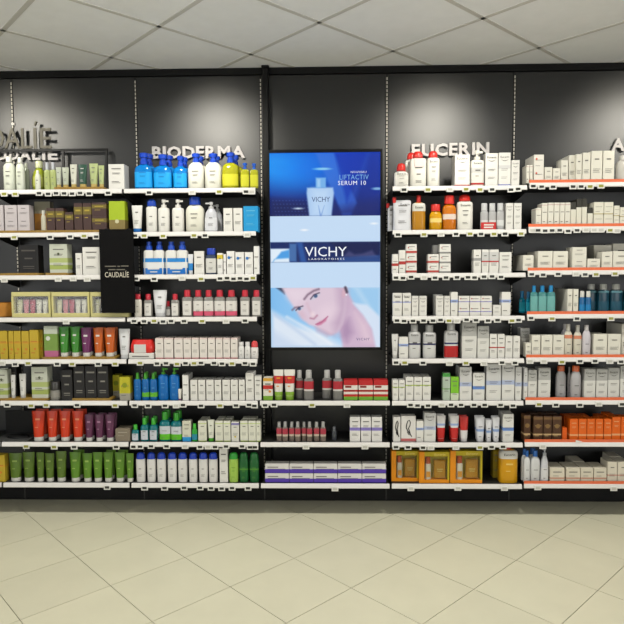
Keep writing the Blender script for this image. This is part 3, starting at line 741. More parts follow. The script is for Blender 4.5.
S('darklabel', 'bottle', 'dark bottle with blue cap and white label', col='#3a4660', prof='square', capf=.24, capw=.8, capcol='#1c3fae', p=3.5, label=(.08,.8,'#dedcd4'), print='b')
S('redcapw', 'bottle', 'white bottle with red cap', col='#ece6d8', prof='square', capf=.22, capw=.7, capcol='#cc3040', p=3, print='b')
S('micellar', 'bottle', 'clear bottle with red cap and white label', col='#a9a59e', prof='square', capf=.24, capw=.6, capcol='#cc2f3e', trans=.3, rough=.1, p=3, label=(.08,.78,'#e6e2da'), print='b', lhalf=.75)
S('micellarp', 'bottle', 'clear red-capped bottle with pink promotional band', col='#a9a59e', prof='square', capf=.24, capw=.6, capcol='#cc2f3e', trans=.3, rough=.1, p=3, label=[(.28,.78,'#e6e2da'), (.06,.28,'#e25a78')], print='b', lhalf=1.2)
S('micsmall', 'bottle', 'short clear bottle with red cap', col='#a9a59e', prof='square', capf=.34, capw=.75, capcol='#cc2f3e', trans=.3, rough=.1, p=3, label=(.1,.7,'#e6e2da'))
S('whitesm', 'bottle', 'small plain white bottle', col='#efede8', prof='dome', capf=.2, capw=.8, capcol='#e2e0dc', p=2.6, print='b')
S('coral', 'bottle', 'small white bottle with coral red cap', col='#efe9e4', prof='square', capf=.34, capw=.9, capcol='#e04848', cap='dome', p=3, print='d')
S('bluegreen', 'bottle', 'blue bottle with green cap', col='#0064ae', prof='square', capf=.22, capw=.5, capcol='#4aa52c', cap='flip', p=2.8, print='a', ink=mat('#5ca0dc', .5))
S('bluegreenp', 'bottle', 'blue bottle with green cap and lime band', col='#0064ae', prof='square', capf=.22, capw=.5, capcol='#4aa52c', cap='flip', p=2.8, label=(.16,.38,'#66b82c'), lhalf=1.4, print='d', ink=mat('#5ca0dc', .5))
S('bluepump', 'bottle', 'tall blue bottle with green pump', col='#006cbc', prof='square', capf=.2, capw=.5, capcol='#4aa52c', cap='pump', p=2.8, print='a', ink=mat('#62a4e0', .5))
S('teal', 'bottle', 'teal bottle with green cap and white label', col='#0a7a80', prof='shoulder', capf=.28, capw=.55, capcol='#3cae2e', p=3, trans=.15, rough=.15, label=(.1,.66,'#d4d8e0'), lhalf=.8, print='d')
S('tealp', 'bottle', 'teal bottle with green cap and lime band', col='#0a7a80', prof='shoulder', capf=.26, capw=.55, capcol='#3cae2e', p=3, trans=.15, rough=.15, label=[(.34,.7,'#d4d8dc'), (.08,.34,'#62c224')], lhalf=1.3, print='c')
S('smallgreen', 'bottle', 'small green bottle with teal label', col='#2fa636', prof='square', capf=.3, capw=.6, capcol='#46bc36', p=3, label=(.15,.6,'#2a8ca6'))
S('domew', 'bottle', 'white bottle with blue dome cap', col='#ebe8e2', prof='taper', capf=.22, capw=.9, capcol='#1744c8', cap='dome', p=2.8, capround=0, print='b')
S('limeb', 'bottle', 'lime green bottle with green cap', col='#a9cf58', prof='taper', capf=.22, capw=.9, capcol='#35ae3a', cap='dome', capround=0, p=2.8, print='a', ink=mat('#7ea83a', .5))
S('dgreen', 'bottle', 'dark green bottle with green cap', col='#14612c', prof='taper', capf=.24, capw=.9, capcol='#17702f', cap='dome', capround=0, p=2.8, print='a', ink=mat('#5c9c3c', .5), label=(.55,.62,'#5a9a30'))
S('redband', 'bottle', 'clear grey bottle with red band', col='#8e8c88', prof='square', capf=.26, capw=.62, capcol='#bdbbb6', trans=.2, rough=.15, p=3, label=[(.5,.86,'#b8303a'), (.42,.5,'#d8d4cc')], lhalf=1.2)
S('mini', 'bottle', 'small clear bottle with red band', col='#8a7a70', prof='square', capf=.26, capw=.62, capcol='#a8a6a2', trans=.2, rough=.15, p=3, label=[(.5,.9,'#b03848'), (.36,.5,'#c8b8a4')], lhalf=1.2)
S('minidark', 'bottle', 'tiny dark clear bottle', col='#4c5056', prof='square', capf=.3, capw=.62, capcol='#6e7276', trans=.2, rough=.15, p=3)
S('redcap', 'bottle', logo=('Eucerin', 0.66), desc= 'white flat bottle with red cap', col='#f1eee2', prof='square', capf=.18, capw=.72, capcol='#d92c22', cap='dome', p=4, print='a')
S('redcapt', 'bottle', 'white flat bottle with red cap and hanging promotion tag', col='#f1eee2', prof='square', capf=.18, capw=.6, capcol='#d92c22', cap='dome', p=4, print='f', sticker=(.25,.85,.55,.78,'#f0d8d2'))
S('redcaps', 'bottle', logo=('Eucerin', 0.5), desc= 'short white bottle with red cap', col='#f1eee2', prof='shoulder', capf=.32, capw=.62, capcol='#d92c22', cap='dome', p=3, print='a')
S('pumpred', 'bottle', logo=('Eucerin', 0.6), desc= 'white pump bottle with red foot', col='#f1eee2', prof='square', capf=.26, capw=.6, capcol='#e8e5da', cap='pump', p=4, label=[(.05,.12,'#c03a34'), (.5,.68,'#d2d0ca')], print='d')
S('oil', 'bottle', logo=('Eucerin', 0.62), desc= 'amber oil bottle with white top', col='#c88a14', prof='square', capf=.2, capw=.35, capcol='#c82c24', trans=.1, p=4, label=(.68,.97,'#dedccf'), lhalf=1.4)
S('oily', 'bottle', 'yellow oil bottle with red cap', col='#f0ae0e', prof='dome', capf=.26, capw=.75, capcol='#d92c22', trans=.2, rough=.1, p=3, label=(.4,.62,'#f4d87a'))
S('oila', 'bottle', 'amber bottle with large red cap', col='#e8820e', prof='shoulder', capf=.24, capw=.72, capcol='#d92c22', trans=.2, rough=.1, p=3, label=(.4,.6,'#e8d4c4'))
S('greycap', 'bottle', logo=('Eucerin', 0.66), desc= 'white bottle with grey cap and navy band', col='#e0dfdb', prof='square', capf=.2, capw=.6, capcol='#b9b8b4', p=4, label=[(.5,.56,'#2e3060'), (.6,.92,'#c4c3c0')], lhalf=1.35, print='d')
S('greycapr', 'bottle', logo=('Eucerin', 0.66), desc= 'white bottle with grey cap and red sticker', col='#e0dfdb', prof='square', capf=.2, capw=.6, capcol='#b9b8b4', p=4, label=[(.5,.56,'#2e3060'), (.6,.92,'#c4c3c0'), (.03,.44,'#b81f1f')], lhalf=1.35)
S('sungold', 'bottle', logo=('Eucerin', 0.74), desc= 'large yellow bottle with white shoulder', col='#e2a414', prof='square', capf=.12, capw=.36, capcol='#c82c34', p=4, label=(.74,.98,'#e2dfd4'), lhalf=1.45, print='d', ink=mat('#f2d070', .5))
S('cyan', 'bottle', 'cyan translucent bottle with blue cap', col='#0c9cc0', prof='shoulder', capf=.3, capw=.6, capcol='#1886c0', trans=.25, rough=.12, p=3, label=(.1,.7,'#22b2cc'))
S('palecyan', 'bottle', 'pale teal bottle with blue cap', col='#4f9896', prof='square', capf=.22, capw=.5, capcol='#1a86be', trans=.2, rough=.12, p=4, label=(.1,.8,'#6fb0aa'))
S('navy', 'bottle', 'dark teal bottle with grey cap', col='#0d3b4c', prof='square', capf=.18, capw=.62, capcol='#b9bab4', p=3.5, label=[(.86,.94,'#5a8a94'), (.1,.5,'#0f4c60')], lhalf=1.2)
S('navys', 'bottle', 'small blue bottle with white cap', col='#0c5f96', prof='square', capf=.26, capw=.75, capcol='#dedcd2', p=3, label=(.1,.55,'#1480bc'))
S('orangeband', 'bottle', 'cream bottle with orange band', col='#dfd9c6', prof='dome', capf=.22, capw=.5, capcol='#c6c2b6', p=2.8, label=(.72,.86,'#dc8a68'), print='c', lhalf=1.3)
S('lilac', 'bottle', 'pale lilac bottle', col='#d8d2d6', prof='dome', capf=.18, capw=.5, capcol='#cfcac8', p=2.6, print='c')
S('orangecap', 'bottle', 'grey white bottle with orange cap', col='#b9b6b6', prof='dome', capf=.16, capw=.7, capcol='#d86a3a', p=2.6, print='c')
S('spray', 'bottle', 'white spray bottle', col='#d9dadd', prof='flare', capf=.24, capw=.62, capcol='#b9bcc0', cap='pump', spout=-.8, p=3, label=(.1,.55,'#e4e3e0'), print='c')
S('bluecaps', 'bottle', 'white rounded bottle with blue cap', col='#e2e2df', prof='shoulder', capf=.18, capw=.5, capcol='#2a6ec0', p=3, print='c')
S('bigcorner', 'bottle', 'grey white bottle at the right end', col='#c9c5bb', prof='dome', capf=.18, capw=.5, capcol='#cfcbc2', p=3)
#---- tubes
S('ptube', 'tube', 'pale green tube with gold cap', col='#bcc88a', capcol='#cdb26a', print='a', ink=M_INK)
S('wtube', 'tube', 'cream white tube with gold cap', col='#e4e4d2', capcol='#cdb26a', print='a', ink=M_INK)
S('gtube', 'tube', 'dark green tube with gold cap', col='#2f5544', capcol='#cdb26a', print='a')
S('grtube', 'tube', 'clear greenish tube', col='#c2c8b4', capcol='#cdb26a', print='b', ink=M_INK)
S('green', 'tube', 'green translucent tube', col='#3f8a2c', print='d')
S('purple', 'tube', 'purple tube', col='#6e2a5c', print='d')
S('orange', 'tube', 'orange tube', col='#c95e17', print='d')
S('redorange', 'tube', 'red orange tube', col='#d43a12', print='d', ink=mat('#e88a60', .5))
S('plum', 'tube', 'plum purple tube', col='#5e2a4a', print='d', ink=mat('#a87a94', .5))
S('olive', 'tube', 'olive green tube', col='#587420', print='d', ink=mat('#94ac54', .5))
S('leaf', 'tube', 'leaf green tube', col='#5f8c24', print='d', ink=mat('#a2c05c', .5))
S('whitet', 'tube', 'white tube', col='#e6e6e6', capcol='#d8d8d8', print='b', ink=M_INK)
S('bluetube', 'tube', 'white tube with blue foot', col='#e9e7df', capcol='#2a78c8', print='b', ink=M_INK)
S('wbtube', 'tube', 'small white and blue tube', col='#e4e6e8', bands=[(.2,.55,'#2a86d0')], capcol='#e2e2e2')
S('minit', 'tube', 'tiny white tube', col='#e4e0d4', capcol='#8a4a7a')
S('limetube', 'tube', 'white tube with green cap', col='#e9ead8', capcol='#4aa52c', capf=.16, print='b', ink=M_INK)
S('fruit', 'tube', 'white and red tube with green foot', col='#e9e4d8', bands=[(.55,.8,'#c8302c'), (.15,.28,'#8ab23a')], capcol='#86ae36', print='d', ink=mat('#e08a2c', .5))
S('redtube', 'tube', 'white tube with red lower half', col='#e6e2de', bands=[(.14,.54,'#c42420'), (.62,.7,'#9cb0dc')], capcol='#b82420', capf=.13)
S('redtop', 'tube', 'white tube with red upper half', col='#c42a24', bands=[(.14,.46,'#e2dedc')], capcol='#d8d4d4')
S('bluestripe', 'tube', 'white tube with blue stripe', col='#e2e2e4', bands=[(.42,.52,'#8aa6d8')], capcol='#dcdcde', print='c', ink=M_INK)
S('slimt', 'tube', 'slim white tube', col='#e6e4de', capcol='#cfcdc8', print='b', ink=M_INK)
S('wt', 'tube', 'white display tube', col='#dfdfe2', capcol='#d0d0d2', print='c', ink=M_INK)
#---- others
S('jar', 'jar', 'grey jar with dark lid', col='#8a877e', capcol='#3a3734')
S('pouch', 'pouch', 'white refill pouch with red spout', col='#e2e2e4', logo=('Eucerin',), d=.06)
S('wipes', 'wipes', 'red wipes pack in white tray', d=.1)
S('gift', 'giftset', 'orange gift set with bottle and soap', d=.05)
S('kit', 'minikit', 'cream gift kit with five mini tubes', d=.06)
S('duo', 'duopack', 'white and blue bottle duo pack', d=.05, bands=[(.02,.2,'#1674cc'), (.2,.38,'#e6e8e8'), (.38,.5,'#2088d4')])

# table: (bay, row): list of (style, x0, x1, top, options); n columns, st stacked, back rows behind, set setback, lift tray height
T = 14e-3
ITEMS = {
(0,0): [('frost',1,13,156,dict()),('frost',14,23,157,dict()),('frostd',22,28,163,dict(set=.06)),('leafy',29,43,160,dict(set=.05,d=.075)),('smallwhite',34,39.5,170,dict()),('chrome',43,49,162,dict(lift=0)),('chrome',49,55,162,dict()),
  ('grtube',55,60.5,167,dict(lift=T)),('grtube',61,68,167,dict(lift=T)),('wtube',69,76,164,dict(lift=T)),('gtube',77,86,164,dict(lift=T)),('ptube',88,97,163,dict(lift=T)),('ptube',97.5,103.5,165,dict(lift=T)),('wc',108,124,164,dict(d=.09))],
(0,1): [('mauve',-9,3,205,dict(st=2,lift=T)),('mauve',4,16.6,205,dict(st=2,lift=T)),('mauve',17,29,205,dict(st=2,lift=T)),('amber',34,50,201.5,dict(set=.07,lift=T)),('slimclear',40,45,210,dict(lift=T)),('brown',46,54.5,208,dict(lift=T)),('brown',55,63.5,208,dict(lift=T)),('brown',64.5,73,212,dict(lift=T)),
  ('brown',73.5,82,203,dict(lift=T)),('brown',82.5,91,203,dict(lift=T)),('brown',91.5,106,202.5,dict(st=2,lift=T)),('lime',108.5,124.5,201,dict())],
(0,2): [('blackb',18,38,245,dict(lift=T)),('greenwhite',49,67,244,dict(lift=T)),('wc2',75,81.6,253,dict()),('wc',82,100,247,dict(d=.08))],
(0,3): [('kit',11,50,292,dict()),('kit',51,89,292,dict()),('kit',90,128,292,dict())],
(0,4): [('yellowc',-1,7,331,dict()),('yellowc',8,13,331,dict()),('yellowc',13.3,20.3,331,dict()),('yellowc',21,28.5,331,dict()),('yellowc',29,38,330,dict()),('yellowc',38.5,42.5,330,dict(set=.03)),('leafbox',43.5,57,326,dict(lift=T)),('green',57.5,67.5,327,dict(lift=T,back=1)),('green',69,78.5,327,dict(lift=T,back=1)),
  ('purple',79.5,90,328,dict(lift=T,back=1)),('orange',92,102,328,dict(lift=T,back=1)),('orange',103,114,328,dict(lift=T,back=1)),('whitet',117.5,129,329,dict())],
(0,5): [('greenwhite',-5,7,370,dict(lift=T)),('blackb',7.8,16.4,367,dict(set=.05,lift=T)),('slimt',9.6,14.6,375,dict(lift=T)),('slimt',18,25,374,dict(lift=T)),('greenwhite',31,47,367,dict(lift=T)),('jar',48,58.5,382,dict()),('blackc',60.5,72,370,dict()),('blackc',73,84.2,366,dict(lift=T)),('blackc',84.5,96,366,dict(lift=T)),('blackc',96.3,108,366,dict(lift=T)),('ygcube',112,119.5,375,dict(set=.08)),('ygcube',119,130,377,dict())],
(0,6): [('redorange',30,43,411.5,dict(back=1)),('redorange',45,56,411.5,dict(back=1)),('redorange',57.5,69,411.5,dict(back=1)),('redorange',70.5,82,411.5,dict(back=1)),('plum',83.5,92.3,415,dict(back=1)),('plum',93.5,102.6,415,dict(back=1)),('plum',104,113.6,415,dict(back=1)),('taupe',115,130,429,dict())],
(0,7): [('yellowc',-6,4.5,455,dict()),('olive',7,20,454,dict()),('olive',20.5,33,453,dict()),('olive',35,43,453,dict()),('olive',43.4,53,454,dict()),('olive',54,65,452,dict()),('leaf',68,79.5,453,dict(back=1)),('leaf',81,91,454,dict()),('leaf',91.4,101.5,453,dict()),('leaf',102,112,453,dict(back=1)),('leaf',113.5,124,453,dict(back=1)),('leaf',125,133,454,dict())],
(1,0): [('blue',132.8,151,152,dict(d=.07)),('blue',152,170.5,153.5,dict(d=.07)),('blue',172,186,155,dict(d=.07)),('blue',138,156,153,dict(set=.09,d=.07,bk=1)),('blue',158,176,154.5,dict(set=.09,d=.07,bk=1)),('blue',177,190,156.5,dict(set=.09,d=.06,bk=1)),
  ('whiteb',186.5,203,152.5,dict(d=.07)),('whiteb',203.6,220.6,152.5,dict(d=.07)),('whiteb',192,206.5,155.5,dict(set=.09,d=.06,bk=1)),('whiteb',208,223,155.5,dict(set=.09,d=.06,bk=1)),('yellowb',221,238,151.5,dict(d=.07)),('yellowb',226,242,154.5,dict(set=.09,d=.06,bk=1)),('yellows',240,249,162.5,dict()),('yellows',249.5,258,163,dict())],
(1,1): [('bluetube',130.5,141.5,205,dict()),('bluecapw',145,156,199,dict()),('pumpw',157,168.5,199,dict()),('pumpw',171,183,199,dict()),('bigwhite',184.3,203,196.5,dict(d=.07)),('greypump',203.6,217,201.5,dict()),('greypump',211,222,204,dict(set=.08,bk=1)),('wc2',223,232.5,208,dict()),('wc2',233,242.5,208,dict()),('bluewrap',243,258,206,dict())],
(1,2): [('duo',142.5,163.5,241.5,dict()),('duo',164.5,187,241.5,dict()),('wbtube',187.3,193,254,dict()),('wc2',193.6,204,251,dict()),('darklabel',205,216,248,dict()),('yellowtop',217,222.6,253,dict()),('wcs',223,226,254,dict()),('whiteblue',226.3,234.5,251,dict()),('whiteblue',235,244,252,dict()),('whiteblue',244.4,253,252,dict()),('wcs',253.4,259,246,dict())],
(1,3): [('redcapw',133.5,141,294,dict()),('micellar',143,151.6,294,dict()),('whitet',152,166,290,dict()),('micsmall',162,170,301,dict(set=.045)),('micellar',170.3,178.6,294,dict()),('micellar',181,192,290,dict()),('micellarp',192.4,202.6,290,dict()),('micellarp',203,213,290,dict()),('micellarp',213.6,224.7,290,dict()),('micellarp',225,236.7,290,dict()),('micellar',239.3,249.7,290,dict()),('micellar',251,261,290,dict())],
(1,4): [('wipes',128.5,153.5,340,dict())]+[('pink',a,b,338,dict(back=1)) for a,b in ((155,163.2),(163.8,173),(174,182.6),(183.2,190.8),(191.4,198.6),(199.4,207),(207.6,215),(215.6,222.4),(223,230),(230.6,237.4))]+[('whitesm',238,244,342,dict()),('whitesm',244.4,250.2,342,dict()),('coral',250.6,258,341,dict())],
(1,5): [('bluegreen',133,140.4,373,dict()),('bluegreenp',141,148.4,373,dict(back=1)),('bluegreenp',148.8,156.6,373,dict(back=1)),('bluepump',157.2,167.8,368,dict()),('bluepump',168.2,178.6,368,dict()),('minit',177.6,181.4,389,dict(set=0)),('wcs',182,188.4,375,dict(d=.12))]+[('wc2',a,b,380,dict(back=1)) for a,b in ((190,197.4),(197.8,205.2),(205.8,213.8),(214.2,221.2),(222,230),(230.4,237.8),(238.4,244.8))]+[('wc2',245.3,253.8,373,dict(back=1)),('wc',254.2,261.4,376,dict())],
(1,6): [('teal',131,138.4,425,dict()),('teal',139.6,148,418,dict(back=1)),('teal',148.5,157,418,dict(back=1)),('tealp',158.4,169.6,412,dict(back=1)),('tealp',170,181.2,413,dict(back=1)),('bluefoot',182,190.8,421,dict()),('smallgreen',191.4,197,424,dict())]+[('greenedge',198,206.4,421,dict(d=.12)),('limetube',207,214.2,420,dict()),('greenedge',215,222.8,421,dict(back=1)),('greenedge',223.2,230.4,421,dict(back=1)),('violetbox',231,239,422,dict()),('greenedge',240,247.8,421,dict(back=1)),('greenedge',248.2,255.8,421,dict(back=1)),('greenedge',256.1,260.5,421,dict())],
(1,7): [('domew',a,b,453,dict()) for a,b in ((135,144.4),(146,154.8),(156,165.2),(166.7,176),(177.2,186.6),(188,196.8),(198,207.2),(208,217.2))]+[('wc',219,227.6,448,dict()),('limeb',228.2,238,453,dict()),('dgreen',238.6,248,453,dict()),('dgreen',249,258.6,453,dict())],
(2,5): [('redveg',263,272.6,378,dict()),('fruit',273,283.4,370,dict()),('fruit',283.8,295,370,dict()),('redband',295.3,303.2,370.5,dict(set=.05)),('redband',303.6,313.6,370.5,dict()),('redband',322,332.2,370.5,dict(set=.05)),('redband',332.8,343,370.5,dict()),('redbox',343.7,357.7,380,dict()),('redbox',358.6,373,380,dict()),('redbox',373.6,388,380,dict())],
(2,6): [('mini',a,b,422,dict(set=s)) for a,b,s in ((276.2,281.8,.01),(282.2,287.8,0),(288.8,294.4,.01),(294.8,300.4,0),(301.4,306.6,.02),(306.8,312.2,0),(313.6,319.4,.01),(320.2,326,0))]+[('minidark',331.7,336.7,427,dict(set=.03)),('violet',349.8,360.4,417,dict()),('violet',360.8,371.2,417,dict()),('violet',371.6,382.2,417,dict())],
(2,7): [('purpleflat',265+24.3*i,265+24.3*(i+1)-.4,464,dict(st=2)) for i in range(5)],
(3,0): [('redcaps',394.5,409,162.5,dict()),('redcapt',410.5,427,150.5,dict(d=.07)),('redcap',427.6,440.5,150,dict(d=.07)),('redcap',405.5,419,152,dict(set=.09,bk=1)),('redfoot',455,470,154.5,dict(d=.1)),('pumpred',471.3,485,149.5,dict()),('euc',485.4,498.4,153,dict()),('bluefoot2',498.8,511,152.5,dict()),('euc',511.4,520,160,dict())],
(3,1): [('pouch',388,394,203,dict(set=.06)),('pouch',393.5,412,197,dict()),('oil',412.6,426,195,dict()),('oily',430,442.6,204,dict()),('oila',443.2,457,195,dict()),('redcap',457.7,473.7,194,dict()),('tripack',481,488.8,203,dict()),('tripack',489.1,496.8,203,dict()),('tripack',497.1,504.8,203,dict()),('euc',506,513.6,203,dict()),('euc',514,522,203,dict())],
(3,2): [('eucred',392.4,398.6,254,dict()),('eucred',399,405.8,250,dict()),('redstripe',406.2,417,244,dict(st=3)),('redstripe',428,439,254,dict(st=2)),('wcs',433,438,245,dict(set=.09)),('greystripe',439.6,451,244,dict(st=3)),('greyband',473.6,481.4,249.5,dict()),('redline',482,489,249.5,dict()),('redline',489.4,499,249.5,dict()),('wc',499.4,512,252,dict(st=1))],
(3,3): [('blueline',393,402.2,293,dict()),('blueline',402.6,411.2,293,dict()),('euc',411.6,418.8,296,dict()),('euc',419.2,427,296,dict()),('wcs',434,443,294.5,dict(set=.06)),('euc',436,443.8,296,dict()),('euc',444.2,450.4,296,dict()),('bluepatch',450.8,458,292,dict()),('violetline',458.6,469.6,296,dict(st=2)),('violetline',470,480.8,296,dict(st=2)),('violetline',481.2,492,296,dict(st=2)),('wc2',493,501.2,305,dict()),('bluepatch',501.8,511,292,dict())],
(3,4): [('slimt',391.8,398.6,334,dict()),('bluepatch',399,408.4,337,dict()),('greycap',408.8,421,324.5,dict()),('greycap',423.4,436.6,325,dict()),('greycapr',445,458.8,323,dict()),('silvertop',462.2,477,322.5,dict()),('silvertop',477.6,489.4,326,dict()),('redmid',489.8,497.4,334,dict()),('redmid',497.8,505,334,dict()),('wc2',505.4,513,336,dict()),('wc2',513.3,520.5,336,dict())],
(3,5): [('greenline',392.6,398.6,380,dict()),('greenline',399,405,380,dict()),('greenline',405.6,413.8,377,dict(back=1)),('greenline',414.2,422.2,377,dict(back=1)),('greenline',422.6,431,377,dict(back=1)),('mintbox',443,450.4,373,dict()),('limebox',450.8,459,377,dict()),('bluehaze',459.8,472,367,dict(back=1)),('bluemark',473,485,373,dict()),('bluehaze',486.6,501.4,364,dict()),('bluehaze',502.2,515,363,dict()),('bluehaze',515.6,522,367,dict())],
(3,6): [('lady2',393.2,400.8,417,dict()),('ladybox',401.2,416,416,dict()),('bluepatch',416.4,423.8,421,dict()),('bluehaze',424.2,436,413,dict()),('redtube',437,446.2,416,dict(back=1)),('redtube',450.4,459.6,416,dict(back=1)),('redtop',460.2,469,417,dict(back=1)),('bluestripe',476.2,485.6,417.5,dict(back=1)),('bluestripe',486.2,492.4,420,dict(back=1)),('bluestripe',492.8,500.6,417.5,dict(back=1)),('bluemark',503,514,414,dict(back=1))],
(3,7): [('gift',391.6,418.6,451,dict(set=.03)),('gift',419.4,449.6,452,dict()),('gift',450.4,482.6,451,dict()),('olivebox',493,500.6,450,dict(set=.1)),('sungold',500.5,519,446,dict(d=.08))],
(4,0): [('spine',526.6,529.6,165,dict()),('spine',529.9,533,165,dict()),('reddot',534,544.4,154.5,dict(st=2)),('cream',544.8,552.6,167,dict()),('cream',553,560.8,168,dict()),('cream',561.2,568.6,160,dict()),('creamd',569,576,155,dict(set=.02)),('creamd',576.3,582.4,154,dict()),('creamd',582.8,591,152.5,dict()),('creamd',591.4,603,150.7,dict()),('creamd',603.4,615,150.5,dict()),('bigcorner',618,630,155,dict())],
(4,1): [('spine',536,541.6,208,dict()),('spine',542,547.8,203,dict()),('spine',548.2,554,202.5,dict()),('spine',554.4,559.8,202.5,dict()),('spine',560.2,565,202.5,dict()),('spine',565.4,570.6,202.5,dict()),('blackspine',571,576.4,202,dict()),('blackspine',576.8,582,199,dict()),('blackspine',582.4,587.4,198.5,dict()),('blackspine',587.8,593.2,207.5,dict()),('goldline',594,604,202,dict(st=2)),('goldline',604.3,613.8,202,dict(st=2)),('goldline',614.2,620,205.5,dict(st=2)),('goldline',620.3,630,207,dict(st=2))],
(4,2): [('creamd',523,534,255,dict()),('creamd',538,553,251,dict()),('creamd',553.3,568.4,251,dict()),('cream',572.4,587,247,dict(st=2,d=.1)),('cream',587.4,600.6,258.5,dict(d=.1)),('creamd',602,613,251.5,dict(d=.08)),('creamd',613.3,630,251,dict(d=.08)),('creamd',594,612,245,dict(set=.12,d=.1,bk=1)),('creamd',613,630,243.5,dict(set=.12,d=.1,bk=1))],
(4,3): [('cyan',519.6,525.8,291,dict(set=.1)),('cyan',526.2,531.6,291.5,dict(set=.1)),('palecyan',531,538.6,285.5,dict()),('palecyan',539,547.4,285.5,dict()),('palecyan',547.8,556,285.5,dict()),('creamd',567.6,573,289,dict(d=.22)),('creamd',573.3,579,289,dict(d=.22)),('navys',580,585.8,291,dict()),('navys',586.2,592,291,dict()),('navy',587,598.4,284,dict(set=.06)),('navy',599,610.8,284,dict(set=.03)),('navy',611.6,624,284,dict(set=.03)),('navy',625,636,284,dict(set=.03))],
(4,4): [('cream',525.6,531.4,343,dict()),('cream',531.8,540.8,335,dict()),('cream',541.4,553,335,dict()),('cream',553.3,564.6,335,dict()),('silvertop',520.5,530,328,dict(set=.1,d=.06)),('orangeband',565,573.6,324,dict()),('orangeband',574.6,582.8,325,dict()),('lilac',583.4,592,325,dict()),('lilac',562,571,324,dict(set=.07,bk=1)),('cream',593.8,607.6,334,dict(back=1)),('cream',608,621.4,334,dict()),('creamd',621.8,632,324,dict(set=.03))],
(4,5): [('bluehaze',524,528,368,dict(d=.05)),('silvertop',528.4,537.2,370,dict()),('silvertop',538.6,551,368,dict()),('orangecap',557,567.4,366,dict(set=.03)),('lilac',568,571.6,367,dict(set=.07)),('orangecap',572,582.4,366,dict()),('silvertop',584.6,596,369,dict()),('silvertop',596.6,608,369,dict()),('silvertop',608.4,620,368,dict()),('silvertop',620.6,632,366,dict())],
(4,6): [('brownsun',524.2,530.8,415,dict()),('brownsun',533.7,543,416,dict(back=1)),('brownsun',543.8,552,416,dict(back=1)),('brownsun',552.8,561.8,416,dict(back=1)),('smallorange',562.4,567.4,428,dict()),('orangec',570,578.4,419,dict(back=1)),('orangec',578.8,587,419,dict(back=1)),('orangec',587.4,595.2,419,dict(back=1)),('orangec',595.6,603.6,419,dict()),('orangec',604.2,612,419,dict(back=1)),('orangec',612.4,621,417,dict(back=1)),('orangec',621.4,632,417,dict())],
(4,7): [('bluecaps',524.4,531,451,dict(back=1)),('bluecaps',531.4,541,451,dict(back=1)),('spray',541.6,549.4,447.5,dict()),('redtext',550.2,564.8,468,dict()),('redtext',566.4,580.4,468,dict()),('redtext',580.8,593.6,468,dict(back=1)),('redtext',594,607,468,dict()),('creamtall',607.8,617.4,462,dict()),('creamtall',617.8,630,462,dict(back=1))],
}
ORD = ['first','second','third','fourth','fifth','sixth','seventh','eighth','ninth','tenth','eleventh','twelfth','thirteenth']
def place(style, x0, x1, top, o, bay, row):
    """returns list of (root, xcentre, tier, backrow)"""
    Sx = ST[style]; out = []
    Yf = YF+.012+o.get('set', 0); lift = o.get('lift', 0)+.0006
    zb = shz(bay, row)+lift
    a, b = U(x0, top, Yf), U(x1, top, Yf)
    wd = (b.x-a.x)*(.985 if wd_small(b.x-a.x) else 1)-.0006; ht = (a.z+b.z)/2-zb
    kind = Sx['kind']
    dd = o.get('d', Sx.get('d'))
    if dd is None:
        dd = {'bottle': min(wd*.62, .055), 'tube': min(wd*.6, .045), 'jar': wd}.get(kind, .05)
    n = o.get('st', 1)
    if style in ('redstripe',) and n == 3: pass
    for back in range(o.get('back', 0)+1):
        y = Yf+back*(dd+.012)
        if y+dd > D-.02: break
        for tier in range(n):
            h1 = ht/n-.0006
            root = link(NAMES[kind], None, None, ((a.x+b.x)/2+(random.uniform(-.004, .004) if back else 0), y, zb+tier*ht/n))
            KIND[kind](root, wd, h1, dd, Sx)
            out.append((root, (a.x+b.x)/2, tier, back + (1 if o.get('bk') else 0), n))
    return out
def wd_small(w_): return w_ < .08
NWORD = []
for (bay, row), L in ITEMS.items():
    L = [it for it in L]
    byst = {}
    for style, x0, x1, top, o in L:
        byst.setdefault(ST[style]['desc'], []).extend([(ST[style],)+r for r in place(style, x0, x1, top, o, bay, row)])
    for desc, rs in byst.items():
        front = sorted({round(r[2], 4) for r in rs if r[4] == 0})
        for Sx, root, xc, tier, back, n in rs:
            extra = ''
            if len(front) > 1 or len(rs) > 1:
                if back and round(xc, 4) not in front:
                    bxs = sorted({round(r[2], 4) for r in rs if r[4] > 0}); k = bxs.index(round(xc, 4))
                    extra = ', back row %s from left' % (ORD[k]) if len(bxs) > 1 else ', back row'
                elif len(front) > 1 or back:
                    k = front.index(round(xc, 4))
                    extra = (', behind ' if back else ', ')+((('the ' if back else '')+ORD[k]+' from left') if len(front) > 1 else 'front one')
            if n > 1: extra += [' bottom', ' top'][tier] if n == 2 else [' bottom', ' middle', ' top'][tier]
            shelf = SHN[row] if bay != 2 else ['uppermost', 'middle', 'lowest'][row-5]
            lab = '%s%s, %s shelf, %s' % (desc, extra, shelf, BAYN[bay])
            for a_, b_ in ((' from left', ''), (', bay ', ', '), ('of the screen', 'of screen')):
                if len(lab.replace(',', '').split()) > 16: lab = lab.replace(a_, b_)
            tag(root, lab, CATS[Sx['kind']], '%ss on %s shelf of %s' % (desc.split(' with ')[0], shelf, BAYN[bay]))
            if not 4 <= len(lab.replace(',', '').split()) <= 16: NWORD.append(lab)
print('LABEL LENGTH', NWORD[:10])

